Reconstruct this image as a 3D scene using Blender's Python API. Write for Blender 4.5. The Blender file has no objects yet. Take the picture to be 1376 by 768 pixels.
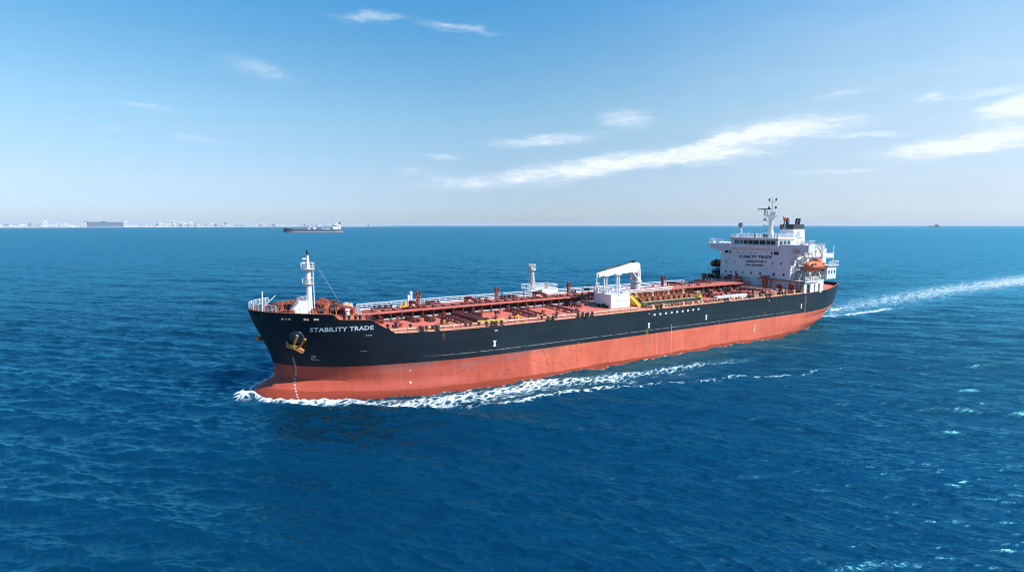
import bpy, bmesh, math, random
import numpy as np
from mathutils import Vector, Matrix
R = math.radians
rnd = random.Random(11)
S = bpy.context.scene
COL = S.collection

# ------------------------------------------------------------------ camera
CAM_H = 29.24
PITCH = math.atan((384 - 302.6) / 716.03)
cd = bpy.data.cameras.new('camera'); cam = bpy.data.objects.new('camera', cd); COL.objects.link(cam)
cd.sensor_width = 36; cd.lens = 716.03 / 1376 * 36; cd.clip_start = 0.5; cd.clip_end = 80000
cam.location = (0, 0, CAM_H); cam.rotation_euler = (R(90) - PITCH, 0, 0)
S.camera = cam

# ------------------------------------------------------------------ render, exposure
S.view_settings.view_transform = 'Standard'; S.view_settings.look = 'None'
S.view_settings.gamma = 1.0; S.view_settings.exposure = 0.55
S.render.engine = 'CYCLES'
S.cycles.use_denoising = True; S.cycles.denoising_prefilter = 'ACCURATE'; S.cycles.filter_width = 1.05
S.cycles.max_bounces = 6; S.cycles.diffuse_bounces = 2; S.cycles.glossy_bounces = 3
S.cycles.transparent_max_bounces = 6; S.cycles.volume_bounces = 0
S.cycles.sample_clamp_direct = 1.0; S.cycles.sample_clamp_indirect = 3.0
S.cycles.caustics_reflective = False; S.cycles.caustics_refractive = False

# ------------------------------------------------------------------ node helper
class V:
    """a node socket with arithmetic"""
    def __init__(s, nt, k): s.nt, s.k = nt, k
    def _m(s, op, *a, clamp=False):
        n = s.nt.nodes.new('ShaderNodeMath'); n.operation = op; n.use_clamp = clamp
        for i, x in enumerate((s,) + a):
            if isinstance(x, V): s.nt.links.new(x.k, n.inputs[i])
            else: n.inputs[i].default_value = x
        return V(s.nt, n.outputs[0])
    def __add__(s, o): return s._m('ADD', o)
    def __radd__(s, o): return s._m('ADD', o)
    def __sub__(s, o): return s._m('SUBTRACT', o)
    def __rsub__(s, o): return (s * -1.0) + o
    def __mul__(s, o): return s._m('MULTIPLY', o)
    def __rmul__(s, o): return s._m('MULTIPLY', o)
    def __truediv__(s, o): return s._m('DIVIDE', o)
    def max(s, o): return s._m('MAXIMUM', o)
    def min(s, o): return s._m('MINIMUM', o)
    def abs(s): return s._m('ABSOLUTE')
    def clamp(s): return s._m('ADD', 0.0, clamp=True)
    def pow(s, e): return s._m('POWER', e)
    def step(s, a, b):
        n = s.nt.nodes.new('ShaderNodeMapRange'); n.interpolation_type = 'SMOOTHSTEP'
        for i, x in ((0, s), (1, a), (2, b)):
            if isinstance(x, V): s.nt.links.new(x.k, n.inputs[i])
            else: n.inputs[i].default_value = x
        return V(s.nt, n.outputs[0])
    def lin(s, a, b, c, d):
        n = s.nt.nodes.new('ShaderNodeMapRange')
        s.nt.links.new(s.k, n.inputs[0])
        for i, x in ((1, a), (2, b), (3, c), (4, d)): n.inputs[i].default_value = x
        return V(s.nt, n.outputs[0])

def coords(nt, kind='Object'):
    n = nt.nodes.new('ShaderNodeTexCoord'); return n.outputs[kind]
def mapped(nt, vec, scale=(1, 1, 1), loc=(0, 0, 0), rot=(0, 0, 0)):
    n = nt.nodes.new('ShaderNodeMapping'); nt.links.new(vec, n.inputs[0])
    n.inputs[1].default_value = loc; n.inputs[2].default_value = rot; n.inputs[3].default_value = scale
    return n.outputs[0]
def noise(nt, vec, scale=1.0, detail=3.0, rough=0.55, dist=0.0):
    n = nt.nodes.new('ShaderNodeTexNoise'); nt.links.new(vec, n.inputs['Vector'])
    n.inputs['Scale'].default_value = scale; n.inputs['Detail'].default_value = detail
    n.inputs['Roughness'].default_value = rough; n.inputs['Distortion'].default_value = dist
    return V(nt, n.outputs['Fac'])
def sep(nt, vec):
    n = nt.nodes.new('ShaderNodeSeparateXYZ'); nt.links.new(vec, n.inputs[0])
    return [V(nt, o) for o in n.outputs]
def mix(nt, f, a, b):
    n = nt.nodes.new('ShaderNodeMix'); n.data_type = 'RGBA'
    for i, x in ((0, f), (6, a), (7, b)):
        if isinstance(x, V): nt.links.new(x.k, n.inputs[i])
        elif isinstance(x, (int, float)): n.inputs[i].default_value = x
        elif isinstance(x, tuple): n.inputs[i].default_value = (*x, 1)
        else: nt.links.new(x, n.inputs[i])
    return n.outputs[2]
def bump(nt, h, strength=0.3, dist=0.05):
    n = nt.nodes.new('ShaderNodeBump'); nt.links.new(h.k, n.inputs['Height'])
    n.inputs['Strength'].default_value = strength; n.inputs['Distance'].default_value = dist
    return n.outputs[0]
def new_mat(name):
    m = bpy.data.materials.new(name); m.use_nodes = True
    nt = m.node_tree; return m, nt, nt.nodes['Principled BSDF']

# ------------------------------------------------------------------ light: sun and sky
SUN_DIR = Vector((0.951, -0.309, 0.93)).normalized()       # towards the sun
SUN_EL = math.asin(SUN_DIR.z); SUN_AZ = math.atan2(SUN_DIR.x, SUN_DIR.y)
sd = bpy.data.lights.new('sun', 'SUN'); sun = bpy.data.objects.new('sun', sd); COL.objects.link(sun)
sd.energy = 5.0; sd.angle = R(0.5); sd.color = (1.0, 0.965, 0.91)
sun.rotation_euler = SUN_DIR.to_track_quat('Z', 'Y').to_euler(); sun.location = (0, -200, 300)

def px_dir(px, py):
    a = (px - 688) / 716.03; b = (384 - py) / 716.03
    return Vector((a, math.cos(PITCH) + math.sin(PITCH) * b, -math.sin(PITCH) + math.cos(PITCH) * b)).normalized()

W = bpy.data.worlds.new('World'); S.world = W; W.use_nodes = True
def build_world():
    nt = W.node_tree
    bg = nt.nodes['Background']; bg.inputs[1].default_value = 0.092
    sky = nt.nodes.new('ShaderNodeTexSky'); sky.sky_type = 'NISHITA'; sky.sun_disc = False
    sky.sun_elevation = SUN_EL; sky.sun_rotation = SUN_AZ
    sky.altitude = 0; sky.air_density = 1.0; sky.dust_density = 0.3; sky.ozone_density = 7.0
    hs = nt.nodes.new('ShaderNodeHueSaturation'); nt.links.new(sky.outputs[0], hs.inputs['Color'])
    hs.inputs['Saturation'].default_value = 1.15; hs.inputs['Value'].default_value = 1.0
    d = coords(nt, 'Generated'); x, y, z = sep(nt, d)
    # white balance of this clear maritime sky, by height above the horizon
    rp = nt.nodes.new('ShaderNodeValToRGB'); rp.color_ramp.interpolation = 'B_SPLINE'
    els = rp.color_ramp.elements; els[0].position = 0.0; els[1].position = 1.0
    for pos, c in ((.07, (1.09, .925, .965)), (.19, (2.35, 1.64, 1.12)), (.36, (1.25, 1.64, 1.36)), (.6, (.62, 1.95, 1.95))): els.new(pos).color = (*[v / 2 for v in c], 1)
    els[0].color = (.345, .425, .60, 1); els[-1].color = (.28, .95, 1.0, 1)
    nt.links.new(z.k, rp.inputs[0])
    tm = nt.nodes.new('ShaderNodeMix'); tm.data_type = 'RGBA'; tm.blend_type = 'MULTIPLY'; tm.clamp_result = False
    tm.inputs[0].default_value = 1; nt.links.new(hs.outputs[0], tm.inputs[6]); nt.links.new(rp.outputs[0], tm.inputs[7])
    t2 = nt.nodes.new('ShaderNodeVectorMath'); t2.operation = 'SCALE'; t2.inputs['Scale'].default_value = 2.0; nt.links.new(tm.outputs[2], t2.inputs[0])
    az = x._m('ARCTAN2', y); el = z._m('ARCSINE')
    # cirrus: each patch an area of directions (azimuth, elevation), warped and torn by streaked noise
    cb = nt.nodes.new('ShaderNodeCombineXYZ'); nt.links.new(az.k, cb.inputs[0]); nt.links.new(el.k, cb.inputs[1])
    v1 = mapped(nt, cb.outputs[0], (16, 70, 1), rot=(0, 0, R(-5))); v2 = mapped(nt, cb.outputs[0], (55, 230, 1), rot=(0, 0, R(7))); v0 = mapped(nt, cb.outputs[0], (7, 26, 1))
    n1 = noise(nt, v1, 1.0, 8, .62, .9); n2 = noise(nt, v2, 1.0, 5, .65, .5)
    w1 = noise(nt, v0, 1.0, 5, .6, .4); w2 = noise(nt, mapped(nt, v0, (1, 1, 1), (11, 5, 3)), 1.0, 5, .6, .4)
    az0, el0 = az, el
    az = az + (w1 - .5) * .13; el = el + (w2 - .5) * .034
    nz = n1 * .70 + n2 * .30
    clouds = [(1050, 174, 118, 17, 1, 1.0), (960, 190, 60, 7, 8, .6), (1165, 183, 60, 4, -2, .55), (935, 208, 112, 15, 1, .92), (800, 222, 95, 14, 3, .80), (690, 241, 140, 13, 4, .74), (735, 188, 82, 9, 3, .72),
              (838, 162, 48, 14, -4, .62), (1290, 194, 160, 15, 4, .95), (1362, 145, 52, 24, 6, .85), (1240, 131, 22, 8, 10, .75),
              (1310, 126, 90, 6, 8, .5), (345, 93, 60, 13, -6, .55), (495, 22, 40, 12, 8, .55), (612, 37, 65, 6, -7, .5),
              (195, 141, 48, 5, 2, .42), (265, 186, 40, 6, -3, .38), (165, 175, 24, 5, 0, .36), (597, 210, 30, 6, 0, .6), (1130, 228, 75, 5, 2, .45),
              (1130, 128, 60, 5, 6, .4), (560, 231, 40, 7, 0, .38)]
    tot = None
    for px, py, hw, hh, ang, st in clouds:
        dr = px_dir(px, py); a0 = math.atan2(dr.x, dr.y); e0 = math.asin(dr.z)
        dx = px_dir(px + hw, py); wa = abs(math.atan2(dx.x, dx.y) - a0)
        dy = px_dir(px, py - hh); we = abs(math.asin(dy.z) - e0)
        c, s = math.cos(R(ang)), math.sin(R(ang))
        da = az - a0; de = el - e0
        u = (da * c + de * s) / wa; w = (de * c - da * s) / we
        g = (1.6 - (u * u + w * w)._m('SQRT')).step(0.0, 1.6) * st
        tot = g if tot is None else tot + g
    tot = tot.min(1.1)
    cov = (tot * 1.25 + (nz - .5) * 3.4 - .30).step(0.0, 1.7) * tot.step(0.02, .35)
    sheet = az0.step(-.15, .95) * (1.0 - el0.step(.16, .55)) * (w1 * .8 + .6) * .32
    veil = tot.step(0.0, .9) * .27 + sheet
    mx = mix(nt, (cov * .86 + veil).min(.9), t2.outputs[0], (7.4, 7.9, 8.5))
    nt.links.new(mx, bg.inputs[0])
build_world()

# ------------------------------------------------------------------ objects and meshes
def put(name, data, parent=None, **k):
    o = bpy.data.objects.new(name, data); COL.objects.link(o)
    if parent: o.parent = parent
    for a, b in k.items(): o[a] = b
    return o
class MB:
    """collects shapes into one mesh"""
    def __init__(s): s.v = []; s.f = []; s.mi = []; s.m = 0
    def add(s, vs, fs):
        n = len(s.v); s.v += [tuple(v) for v in vs]
        for f in fs: s.f.append([i + n for i in f]); s.mi.append(s.m)
        return s
    def box(s, x0, x1, y0, y1, z0, z1):
        x0, x1 = sorted((x0, x1)); y0, y1 = sorted((y0, y1)); z0, z1 = sorted((z0, z1))
        return s.add([(x0, y0, z0), (x1, y0, z0), (x1, y1, z0), (x0, y1, z0), (x0, y0, z1), (x1, y0, z1), (x1, y1, z1), (x0, y1, z1)],
                     [(3, 2, 1, 0), (4, 5, 6, 7), (0, 1, 5, 4), (1, 2, 6, 5), (2, 3, 7, 6), (3, 0, 4, 7)])
    def cyl(s, p, q, r0, r1=None, n=8, cap=True):
        r1 = r0 if r1 is None else r1
        p, q = Vector(p), Vector(q); d = (q - p)
        if d.length < 1e-6: return s
        d.normalize(); a = d.orthogonal().normalized(); b = d.cross(a)
        vs = []
        for c, r in ((p, r0), (q, r1)):
            for i in range(n):
                t = 2 * math.pi * (i + .5) / n; vs.append(c + (a * math.cos(t) + b * math.sin(t)) * r)
        fs = [(i, (i + 1) % n, n + (i + 1) % n, n + i) for i in range(n)]
        if cap: fs += [tuple(range(n - 1, -1, -1)), tuple(range(n, 2 * n))]
        return s.add(vs, fs)
    def tube(s, pts, r, n=6):
        for a, b in zip(pts, pts[1:]): s.cyl(a, b, r, r, n)
        return s
    def beam(s, p, q, w, h):
        """square bar from p to q, w wide and h deep (roughly upright)"""
        p, q = Vector(p), Vector(q); d = (q - p).normalized()
        up = Vector((0, 0, 1)) if abs(d.z) < .95 else Vector((1, 0, 0))
        a = d.cross(up).normalized() * w / 2; b = a.cross(d).normalized() * h / 2
        vs = [c + e for c in (p, q) for e in (-a - b, a - b, a + b, -a + b)]
        return s.add(vs, [(3, 2, 1, 0), (4, 5, 6, 7), (0, 1, 5, 4), (1, 2, 6, 5), (2, 3, 7, 6), (3, 0, 4, 7)])
    def lathe(s, c, prof, n=16):
        c = Vector(c); vs = []; fs = []
        for r, z in prof:
            for i in range(n):
                t = 2 * math.pi * i / n; vs.append(c + Vector((r * math.cos(t), r * math.sin(t), z)))
        for j in range(len(prof) - 1):
            for i in range(n): fs.append((j * n + i, j * n + (i + 1) % n, (j + 1) * n + (i + 1) % n, (j + 1) * n + i))
        fs.append(tuple(range(n - 1, -1, -1))); fs.append(tuple(range((len(prof) - 1) * n, len(prof) * n)))
        return s.add(vs, fs)
    def ball(s, c, rx, ry, rz, n=12, m=8):
        c = Vector(c); vs = [c + Vector((0, 0, -rz))]; fs = []
        for j in range(1, m):
            ph = -math.pi / 2 + math.pi * j / m
            for i in range(n):
                t = 2 * math.pi * i / n
                vs.append(c + Vector((rx * math.cos(ph) * math.cos(t), ry * math.cos(ph) * math.sin(t), rz * math.sin(ph))))
        vs.append(c + Vector((0, 0, rz))); L = len(vs) - 1
        for i in range(n):
            fs.append((0, 1 + (i + 1) % n, 1 + i)); k = 1 + (m - 2) * n
            fs.append((k + i, k + (i + 1) % n, L))
        for j in range(m - 2):
            for i in range(n):
                a = 1 + j * n; b = a + n; fs.append((a + i, a + (i + 1) % n, b + (i + 1) % n, b + i))
        return s.add(vs, fs)
    def prism(s, poly, axis, a, b):
        """polygon extruded along an axis: 'x' poly=(y,z); 'y' poly=(x,z); 'z' poly=(x,y)"""
        n = len(poly)
        def P(u, v, t): return {'x': (t, u, v), 'y': (u, t, v), 'z': (u, v, t)}[axis]
        vs = [P(u, v, a) for u, v in poly] + [P(u, v, b) for u, v in poly]
        fs = [tuple(range(n)), tuple(range(2 * n - 1, n - 1, -1))] + [(i, n + i, n + (i + 1) % n, (i + 1) % n) for i in range(n)]
        return s.add(vs, fs)
    def rail(s, pts, h=1.0, rows=3, r=.03, gap=1.5, post=None):
        """guard rail along points at deck level"""
        post = post or r
        for k in range(rows):
            z = h * (k + 1) / rows
            for a, b in zip(pts, pts[1:]): s.cyl((a[0], a[1], a[2] + z), (b[0], b[1], b[2] + z), r * (1.25 if k == rows - 1 else .8), n=5, cap=False)
        for a, b in zip(pts, pts[1:]):
            a, b = Vector(a), Vector(b); m = max(1, round((b - a).length / gap))
            for i in range(m + 1):
                p = a.lerp(b, i / m); s.cyl(p, p + Vector((0, 0, h)), post, n=4, cap=False)
        return s
    def build(s, name, mat, parent=None, smooth=None, bevel=0, recalc=True, **k):
        me = bpy.data.meshes.new(name); me.from_pydata(s.v, [], s.f)
        mats = mat if isinstance(mat, (list, tuple)) else [mat]
        for m in mats: me.materials.append(m)
        if len(mats) > 1: me.polygons.foreach_set('material_index', s.mi)
        if recalc:
            b = bmesh.new(); b.from_mesh(me); bmesh.ops.recalc_face_normals(b, faces=b.faces); b.to_mesh(me); b.free()
        if smooth:
            me.polygons.foreach_set('use_smooth', [True] * len(me.polygons)); me.set_sharp_from_angle(angle=R(smooth))
        o = put(name, me, parent, **k)
        if bevel:
            md = o.modifiers.new('edge', 'BEVEL'); md.width = bevel; md.segments = 1; md.limit_method = 'ANGLE'
        return o
def copy_tree(o, parent=None):
    c = o.copy(); COL.objects.link(c)
    if parent is not None: c.parent = parent
    for ch in list(o.children): copy_tree(ch, c)
    return c
def copies(o, spots, parent):
    """o at the first spot, copies at the rest; a spot is (x, y, z, turn)"""
    out = []
    for i, sp in enumerate(spots):
        c = o if i == 0 else copy_tree(o, parent)
        c.location = sp[:3]; c.rotation_euler = (0, 0, sp[3] if len(sp) > 3 else 0)
        out.append(c)
    return out

# ------------------------------------------------------------------ paints
def paint(name, col, rough=.5, var=.25, scale=1.5, dirt=None, dirt_amt=.0, streak=False, metal=0.0, bmp=.15, spec=.4):
    m, nt, b = new_mat(name)
    oc = coords(nt)
    v = mapped(nt, oc, (1, 1, .22) if streak else (1, 1, 1))
    n = noise(nt, v, scale, 5, .62); n2 = noise(nt, oc, scale * 6.3, 3, .6)
    lo = tuple(c * (1 - var) for c in col); hi = tuple(min(1, c * (1 + var * .6)) for c in col)
    c = mix(nt, (n * .75 + n2 * .25).step(.25, .75), lo, hi)
    if dirt:
        d = noise(nt, mapped(nt, oc, (1, 1, .15) if streak else (1, 1, 1), (7, 3, 5)), scale * 1.9, 6, .68)
        c = mix(nt, d.step(.56, .72) * dirt_amt, c, dirt)
    nt.links.new(c, b.inputs['Base Color'])
    b.inputs['Roughness'].default_value = rough; b.inputs['Metallic'].default_value = metal
    b.inputs['Specular IOR Level'].default_value = spec
    if bmp: nt.links.new(bump(nt, n2 * .6 + n * .4, bmp, .05), b.inputs['Normal'])
    return m
M = {}
RUST = (.16, .055, .02)
M['white'] = paint('white_paint', (.61, .62, .635), .42, .10, .5, (.50, .38, .25), .35, True)
M['white_clean'] = paint('clean_white_paint', (.72, .725, .73), .4, .06, .8)
M['rail_white'] = paint('rail_white_paint', (.74, .77, .80), .45, .12, .7, (.4, .25, .16), .3)
M['deck_red'] = paint('deck_red_paint', (.56, .145, .10), .62, .16, .35, (.34, .09, .06), .4)
M['catwalk_red'] = paint('catwalk_red_paint', (.52, .135, .095), .6, .2, .8, (.3, .08, .055), .4)
M['pipe_red'] = paint('pipe_red_paint', (.27, .062, .042), .55, .3, 1.2, (.08, .03, .02), .7)
M['dark_red'] = paint('dark_red_paint', (.12, .03, .025), .6, .35, 1.5, (.03, .015, .012), .6)
M['dark'] = paint('dark_steel', (.03, .022, .02), .6, .4, 1.5, (.10, .04, .02), .5)
M['black'] = paint('black_paint', (.015, .017, .02), .45, .3, 1.0)
M['funnel_black'] = paint('funnel_black_paint', (.032, .036, .045), .45, .2, .6)
M['orange_rust'] = paint('orange_rusty_paint', (.38, .125, .045), .65, .5, 1.1, (.07, .03, .015), .9)
M['cream'] = paint('cream_paint', (.62, .42, .27), .55, .3, 1.3, (.25, .09, .04), .6)
M['yellow'] = paint('yellow_paint', (.62, .40, .03), .5, .2, 1.2, (.25, .12, .03), .4)
M['green'] = paint('pale_green_paint', (.28, .38, .22), .55, .2, .8, (.12, .12, .06), .5)
M['lifeboat'] = paint('lifeboat_orange', (.62, .13, .04), .38, .15, .7, (.35, .10, .05), .35)
M['boat_shaded_red'] = paint('boat_shade_red_paint', (.20, .032, .025), .45, .2, .9, (.1, .02, .02), .4)  # red darkened so the paint carries the far side's shade
M['grey'] = paint('grey_paint', (.30, .32, .34), .5, .2, 1.0)
M['anchor'] = paint('anchor_rust', (.58, .24, .06), .75, .45, 1.6, (.85, .42, .12), .9, bmp=.5)
M['letter'] = paint('white_lettering', (.66, .70, .74), .5, .08, 2.0)
M['letter_dark'] = paint('dark_lettering', (.035, .04, .06), .5, .1, 2.0)
M['flag_red'] = paint('red_cloth', (.6, .03, .03), .8, .1, 2.0)
M['blue'] = paint('blue_emblem_paint', (.02, .08, .22), .5, .1, 2.0)
M['brown'] = paint('brown_flange_paint', (.30, .12, .09), .55, .2, 1.0)
def glass_mat():
    m, nt, b = new_mat('window_glass')
    n = noise(nt, coords(nt), .45, 2, .5)
    nt.links.new(mix(nt, n.step(.4, .6), (.012, .02, .024), (.02, .05, .06)), b.inputs['Base Color'])
    b.inputs['Roughness'].default_value = .12; b.inputs['Specular IOR Level'].default_value = .35
    nt.links.new(bump(nt, noise(nt, coords(nt), .35, 1, .5), .12, .3), b.inputs['Normal'])
    return m
M['glass'] = glass_mat()
def teal_reflection_mat():
    m, nt, b = new_mat('teal_reflection_glass')
    n = noise(nt, coords(nt), 1.3, 3, .6)
    nt.links.new(mix(nt, n.step(.42, .58), (.02, .09, .11), (.10, .30, .34)), b.inputs['Base Color'])  # teal reflection painted into the pane colour
    b.inputs['Roughness'].default_value = .1; return m
M['teal'] = teal_reflection_mat()

# ------------------------------------------------------------------ the tanker: x forward from the stern, y to port, z up from the water
# stem profile (X at centreline against Z) and stern profile
STEM_Z=[-4,-.6,.2,1.0,1.7,2.3,2.9,4.7,7.5,11.9,15.0]
STEM_X=[179.2,180.25,180.3,179.95,179.0,177.6,176.75,176.6,177.4,179.3,180.4]
STERN_Z=[-4,0,2.5,4.2,5.2,8,15]
STERN_X=[34,21.5,19.8,19.2,19.0,18.9,18.6]
BOW={ -4:([0,3,8,13,20,28,36,46],[0,4.6,8.3,10.8,13.8,15.8,16.4,16.5]),
      0:([0,.3,1.2,3,5,8.4,13,18,24,32,42],[0,1.6,3.7,5.7,7.2,9.0,11.3,13.6,15.5,16.4,16.5]),
      1.7:([0,.5,2,4,8,12,17,23,31,41],[0,1.3,3.4,5.2,8.2,10.7,13.3,15.3,16.35,16.5]),
      2.9:([0,.6,2,4,7,11,16,22,30,40],[0,1.0,2.6,4.6,7.2,10.0,12.8,14.9,16.2,16.5]),
      5:([0,.6,2,4.7,9,13.7,22,29,37,47],[0,1.2,3.2,6.0,9.3,11.7,14.4,15.8,16.4,16.5]),
      10:([0,.6,2,4.7,9,13.7,22,29,37,47],[0,1.6,4.0,6.9,10.0,12.3,14.6,15.8,16.4,16.5]),
      15:([0,.5,1.1,2.3,5.9,8.4,12,17.5,22,32,40,50],[0,1.3,2.4,4.4,7.7,9.7,11.9,13.9,14.9,16.1,16.45,16.5])}
STE={ -4:([0,5,10,16,22,30,40],[0,3.4,6.8,10.5,13.5,15.6,16.3]),
      0:([0,2.5,6.5,12.5,18.5,24.5,33,43],[0,3.6,7.6,11.4,13.9,15.3,16.3,16.5]),
      2.5:([0,.8,3.4,8.2,13.2,20.2,26.2,36],[5.6,6.6,8.8,11.6,13.6,15.5,16.3,16.5]),
      4.2:([0,4.7,10.7,18.7,26,36],[8.3,10.4,12.9,15.3,16.3,16.5]),
      5.2:([0,4,10,17,25,34],[9.3,11.0,13.4,15.5,16.4,16.5]),
      10.8:([0,1.6,7,15,26,32],[10.3,11.1,13.1,15.5,16.5,16.5]),
      15:([0,1.6,7,15,26,32],[10.4,11.2,13.2,15.6,16.5,16.5])}
def _lev(tab,t,Z):
    ks=sorted(tab)
    vals=np.array([np.interp(t,*tab[k]) for k in ks])
    return np.interp(Z,ks,vals)
def stemx(Z): return float(np.interp(Z,STEM_Z,STEM_X))
def sternx(Z): return float(np.interp(Z,STERN_Z,STERN_X))
def beam(X,Z):
    tb=max(0,stemx(Z)-X); ts=max(0,X-sternx(Z))
    return float(min(_lev(BOW,tb,Z),_lev(STE,ts,Z)))
TOPX=[0,19,24,34,45,60,120,150,159.4,162.6,167.7,168.5,182]
TOPZ=[11.9,11.9,11.5,11.1,10.95,10.95,10.95,10.98,11.1,13.65,13.85,14.75,15.0]
def ztop(X): return float(np.interp(X,TOPX,TOPZ))


TH = 0.524086
tanker = put('oil_tanker', None, label='large black and red oil tanker under way, white superstructure at its stern', category='tanker ship')
tanker.location = (110.896, 180.389, 0); tanker.rotation_euler = (0, 0, math.pi + TH)
SHIP_INV = None
def T(b, name, mat, parent=None, **k): return b.build(name, M[mat] if isinstance(mat, str) else mat, parent or tanker, **k)

def hull_mat():
    m, nt, b = new_mat('hull_paint')
    oc = coords(nt); x, y, z = sep(nt, oc)
    streak = mapped(nt, oc, (1.0, .0, .10)); blot = mapped(nt, oc, (.16, .0, .5))
    n1 = noise(nt, streak, 1.0, 6, .65); n2 = noise(nt, blot, 1.0, 5, .62); n3 = noise(nt, oc, .12, 4, .6); n4 = noise(nt, mapped(nt, oc, (.9, 0, 1.1)), 1.4, 6, .7)
    # black topsides, duller grey where rubbed
    top = mix(nt, n3.step(.3, .7), (.006, .009, .014), (.012, .018, .026))
    top = mix(nt, n1.step(.52, .75) * .4, top, (.022, .030, .040))
    band = mapped(nt, oc, (.02, 0, 1.6)); nb = noise(nt, band, 1.0, 4, .7)
    top = mix(nt, nb.step(.5, .72) * .35, top, (.024, .033, .043))
    fr = (x * (1 / 9.3))._m('FRACT'); seam = (fr - .5).abs().step(.492, .499)
    top = mix(nt, seam * .3, top, (.035, .045, .055))
    hz = ((z * (1 / 2.35))._m('FRACT') - .5).abs().step(.485, .5)
    top = mix(nt, hz * .3, top, (.036, .046, .056))
    # red bottom paint
    red = mix(nt, n3.step(.3, .7), (.52, .108, .062), (.66, .140, .082))
    red = mix(nt, n1.step(.45, .75) * .5, red, (.70, .22, .15))
    red = mix(nt, (1.0 - n1.step(.25, .46)) * .5, red, (.36, .085, .06))
    red = mix(nt, n2.step(.56, .72) * .45, red, (.33, .085, .065))
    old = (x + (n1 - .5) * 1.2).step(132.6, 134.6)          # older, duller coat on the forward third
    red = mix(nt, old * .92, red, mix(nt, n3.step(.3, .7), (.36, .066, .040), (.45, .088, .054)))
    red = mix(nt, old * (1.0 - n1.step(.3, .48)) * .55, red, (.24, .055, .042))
    up = z.step(3.6, 5.4)
    red = mix(nt, n2.step(.42, .62) * up * x.step(122, 140) * (1.0 - x.step(158, 165)) * .8, red, (.22, .12, .105))
    scuff = n4.step(.53, .60) * (x.step(112, 132) * (1.0 - x.step(150, 160)) + (1.0 - x.step(52, 74)) * .7) * z.step(.8, 2.0) * n2.step(.36, .52)
    red = mix(nt, scuff * .55, red, (.11, .055, .055))
    red = mix(nt, seam * .22, red, (.66, .28, .22))
    wet = 1.0 - z.step(n2 * 1.1 + .15 + x.step(120, 172) * .75, n2 * 1.1 + .25 + x.step(120, 172) * .75)
    red = mix(nt, wet * .85, red, (.27, .045, .022))
    line = x.lin(155, 174, 5.66, 5.22)
    isred = 1.0 - z.step(line - .03, line + .03)
    c = mix(nt, isred, top, red)
    # thin load line, broken up by wear
    thin = (1.0 - (z - x.lin(70, 143, 6.42, 6.62)).abs().step(.03, .07)) * (1.0 - x.step(148, 156)) * x.step(46, 56) * noise(nt, mapped(nt, oc, (.5, 0, 0)), 1.0, 3, .7).step(.36, .52)
    c = mix(nt, thin * .45, c, (.5, .52, .54))
    # rust and yellow runs below scuppers and overflow pipes
    run = None
    for rx, z0, z1, w, a in ((122.28, 3.6, 6.3, .22, .8), (103.7, 1.0, 6.9, .55, .85), (45.45, .8, 10.6, .42, .7), (150.9, 9.2, 10.7, .3, .55), (63.0, 5.8, 7.8, .25, .6), (84.6, 5.4, 7.4, .2, .5), (58.5, 8.0, 10.2, .18, .3), (118.3, 7.8, 10.6, .15, .25)):
        g = (1.0 - (x - rx + (n1 - .5) * .25).abs().step(w * .35, w)) * z.step(z0 - .3, z0 + 1.2) * (1.0 - z.step(z1 - .25, z1)) * a
        run = g if run is None else run.max(g)
    c = mix(nt, run * n1.step(.3, .62) * (n4 * .7 + .25), c, (.33, .17, .05))
    rs = noise(nt, mapped(nt, oc, (1.6, 0, .12), (3, 0, 2)), 1.0, 5, .7).step(.66, .78) * (1.0 - isred) * .35
    c = mix(nt, rs, c, (.13, .075, .045))
    nt.links.new(c, b.inputs['Base Color'])
    nt.links.new(n1.lin(.3, .7, .42, .6).k, b.inputs['Roughness']); b.inputs['Specular IOR Level'].default_value = .22
    pl = noise(nt, mapped(nt, oc, (.16, 0, .5)), 1.0, 2, .5)
    nt.links.new(bump(nt, pl + n4 * .06, .35, .25), b.inputs['Normal'])
    return m
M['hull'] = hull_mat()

def build_hull():
    base = set(np.linspace(0, 1, 90))
    xs0, xb0 = sternx(10.8), stemx(12.5)
    for X in (159.4, 162.6, 167.7, 168.5, 24, 34, 45): base.add((X - xs0) / (xb0 - xs0))
    for t in (.15, .4, .8, 1.2, 1.8, 2.5, 3.3, 4.3, 5.5, 7, 8.7): base.add(1 - t / (xb0 - xs0))
    for t in (.4, 1, 2, 3.2): base.add(t / (xb0 - xs0))
    ss = sorted(base); ss = [s for i, s in enumerate(ss) if i == 0 or s - ss[i - 1] > .0008]
    NV = 30
    zl = [-4 + 4 * i / 5 for i in range(5)] + [0 + 5.66 * i / 12 for i in range(12)]
    nlow = len(zl); nup = NV - nlow
    vs = []; fs = []
    for side in (1, -1):
        o = len(vs)
        for s in ss:
            Xr = xs0 + s * (xb0 - xs0); zt = ztop(Xr)
            zz = zl + [5.66 + (zt - 5.66) * i / (nup - 1) for i in range(nup)]
            for z in zz:
                a, c = sternx(z), stemx(z); X = a + s * (c - a)
                vs.append((X, side * beam(X, z), z))
        for i in range(len(ss) - 1):
            for j in range(NV - 1):
                q = (o + i * NV + j, o + (i + 1) * NV + j, o + (i + 1) * NV + j + 1, o + i * NV + j + 1)
                fs.append(q[::-1] if side == 1 else q)
        if side == 1: first = o
    n1 = len(ss) * NV
    for j in range(NV - 1): fs.append((j, j + 1, n1 + j + 1, n1 + j))      # transom
    b = MB(); b.add(vs, fs)
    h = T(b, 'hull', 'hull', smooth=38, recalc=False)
    bm = bmesh.new(); bm.from_mesh(h.data); bmesh.ops.remove_doubles(bm, verts=bm.verts, dist=.004); bmesh.ops.recalc_face_normals(bm, faces=bm.faces); bm.to_mesh(h.data); bm.free()
    return h
hull = build_hull()

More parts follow.
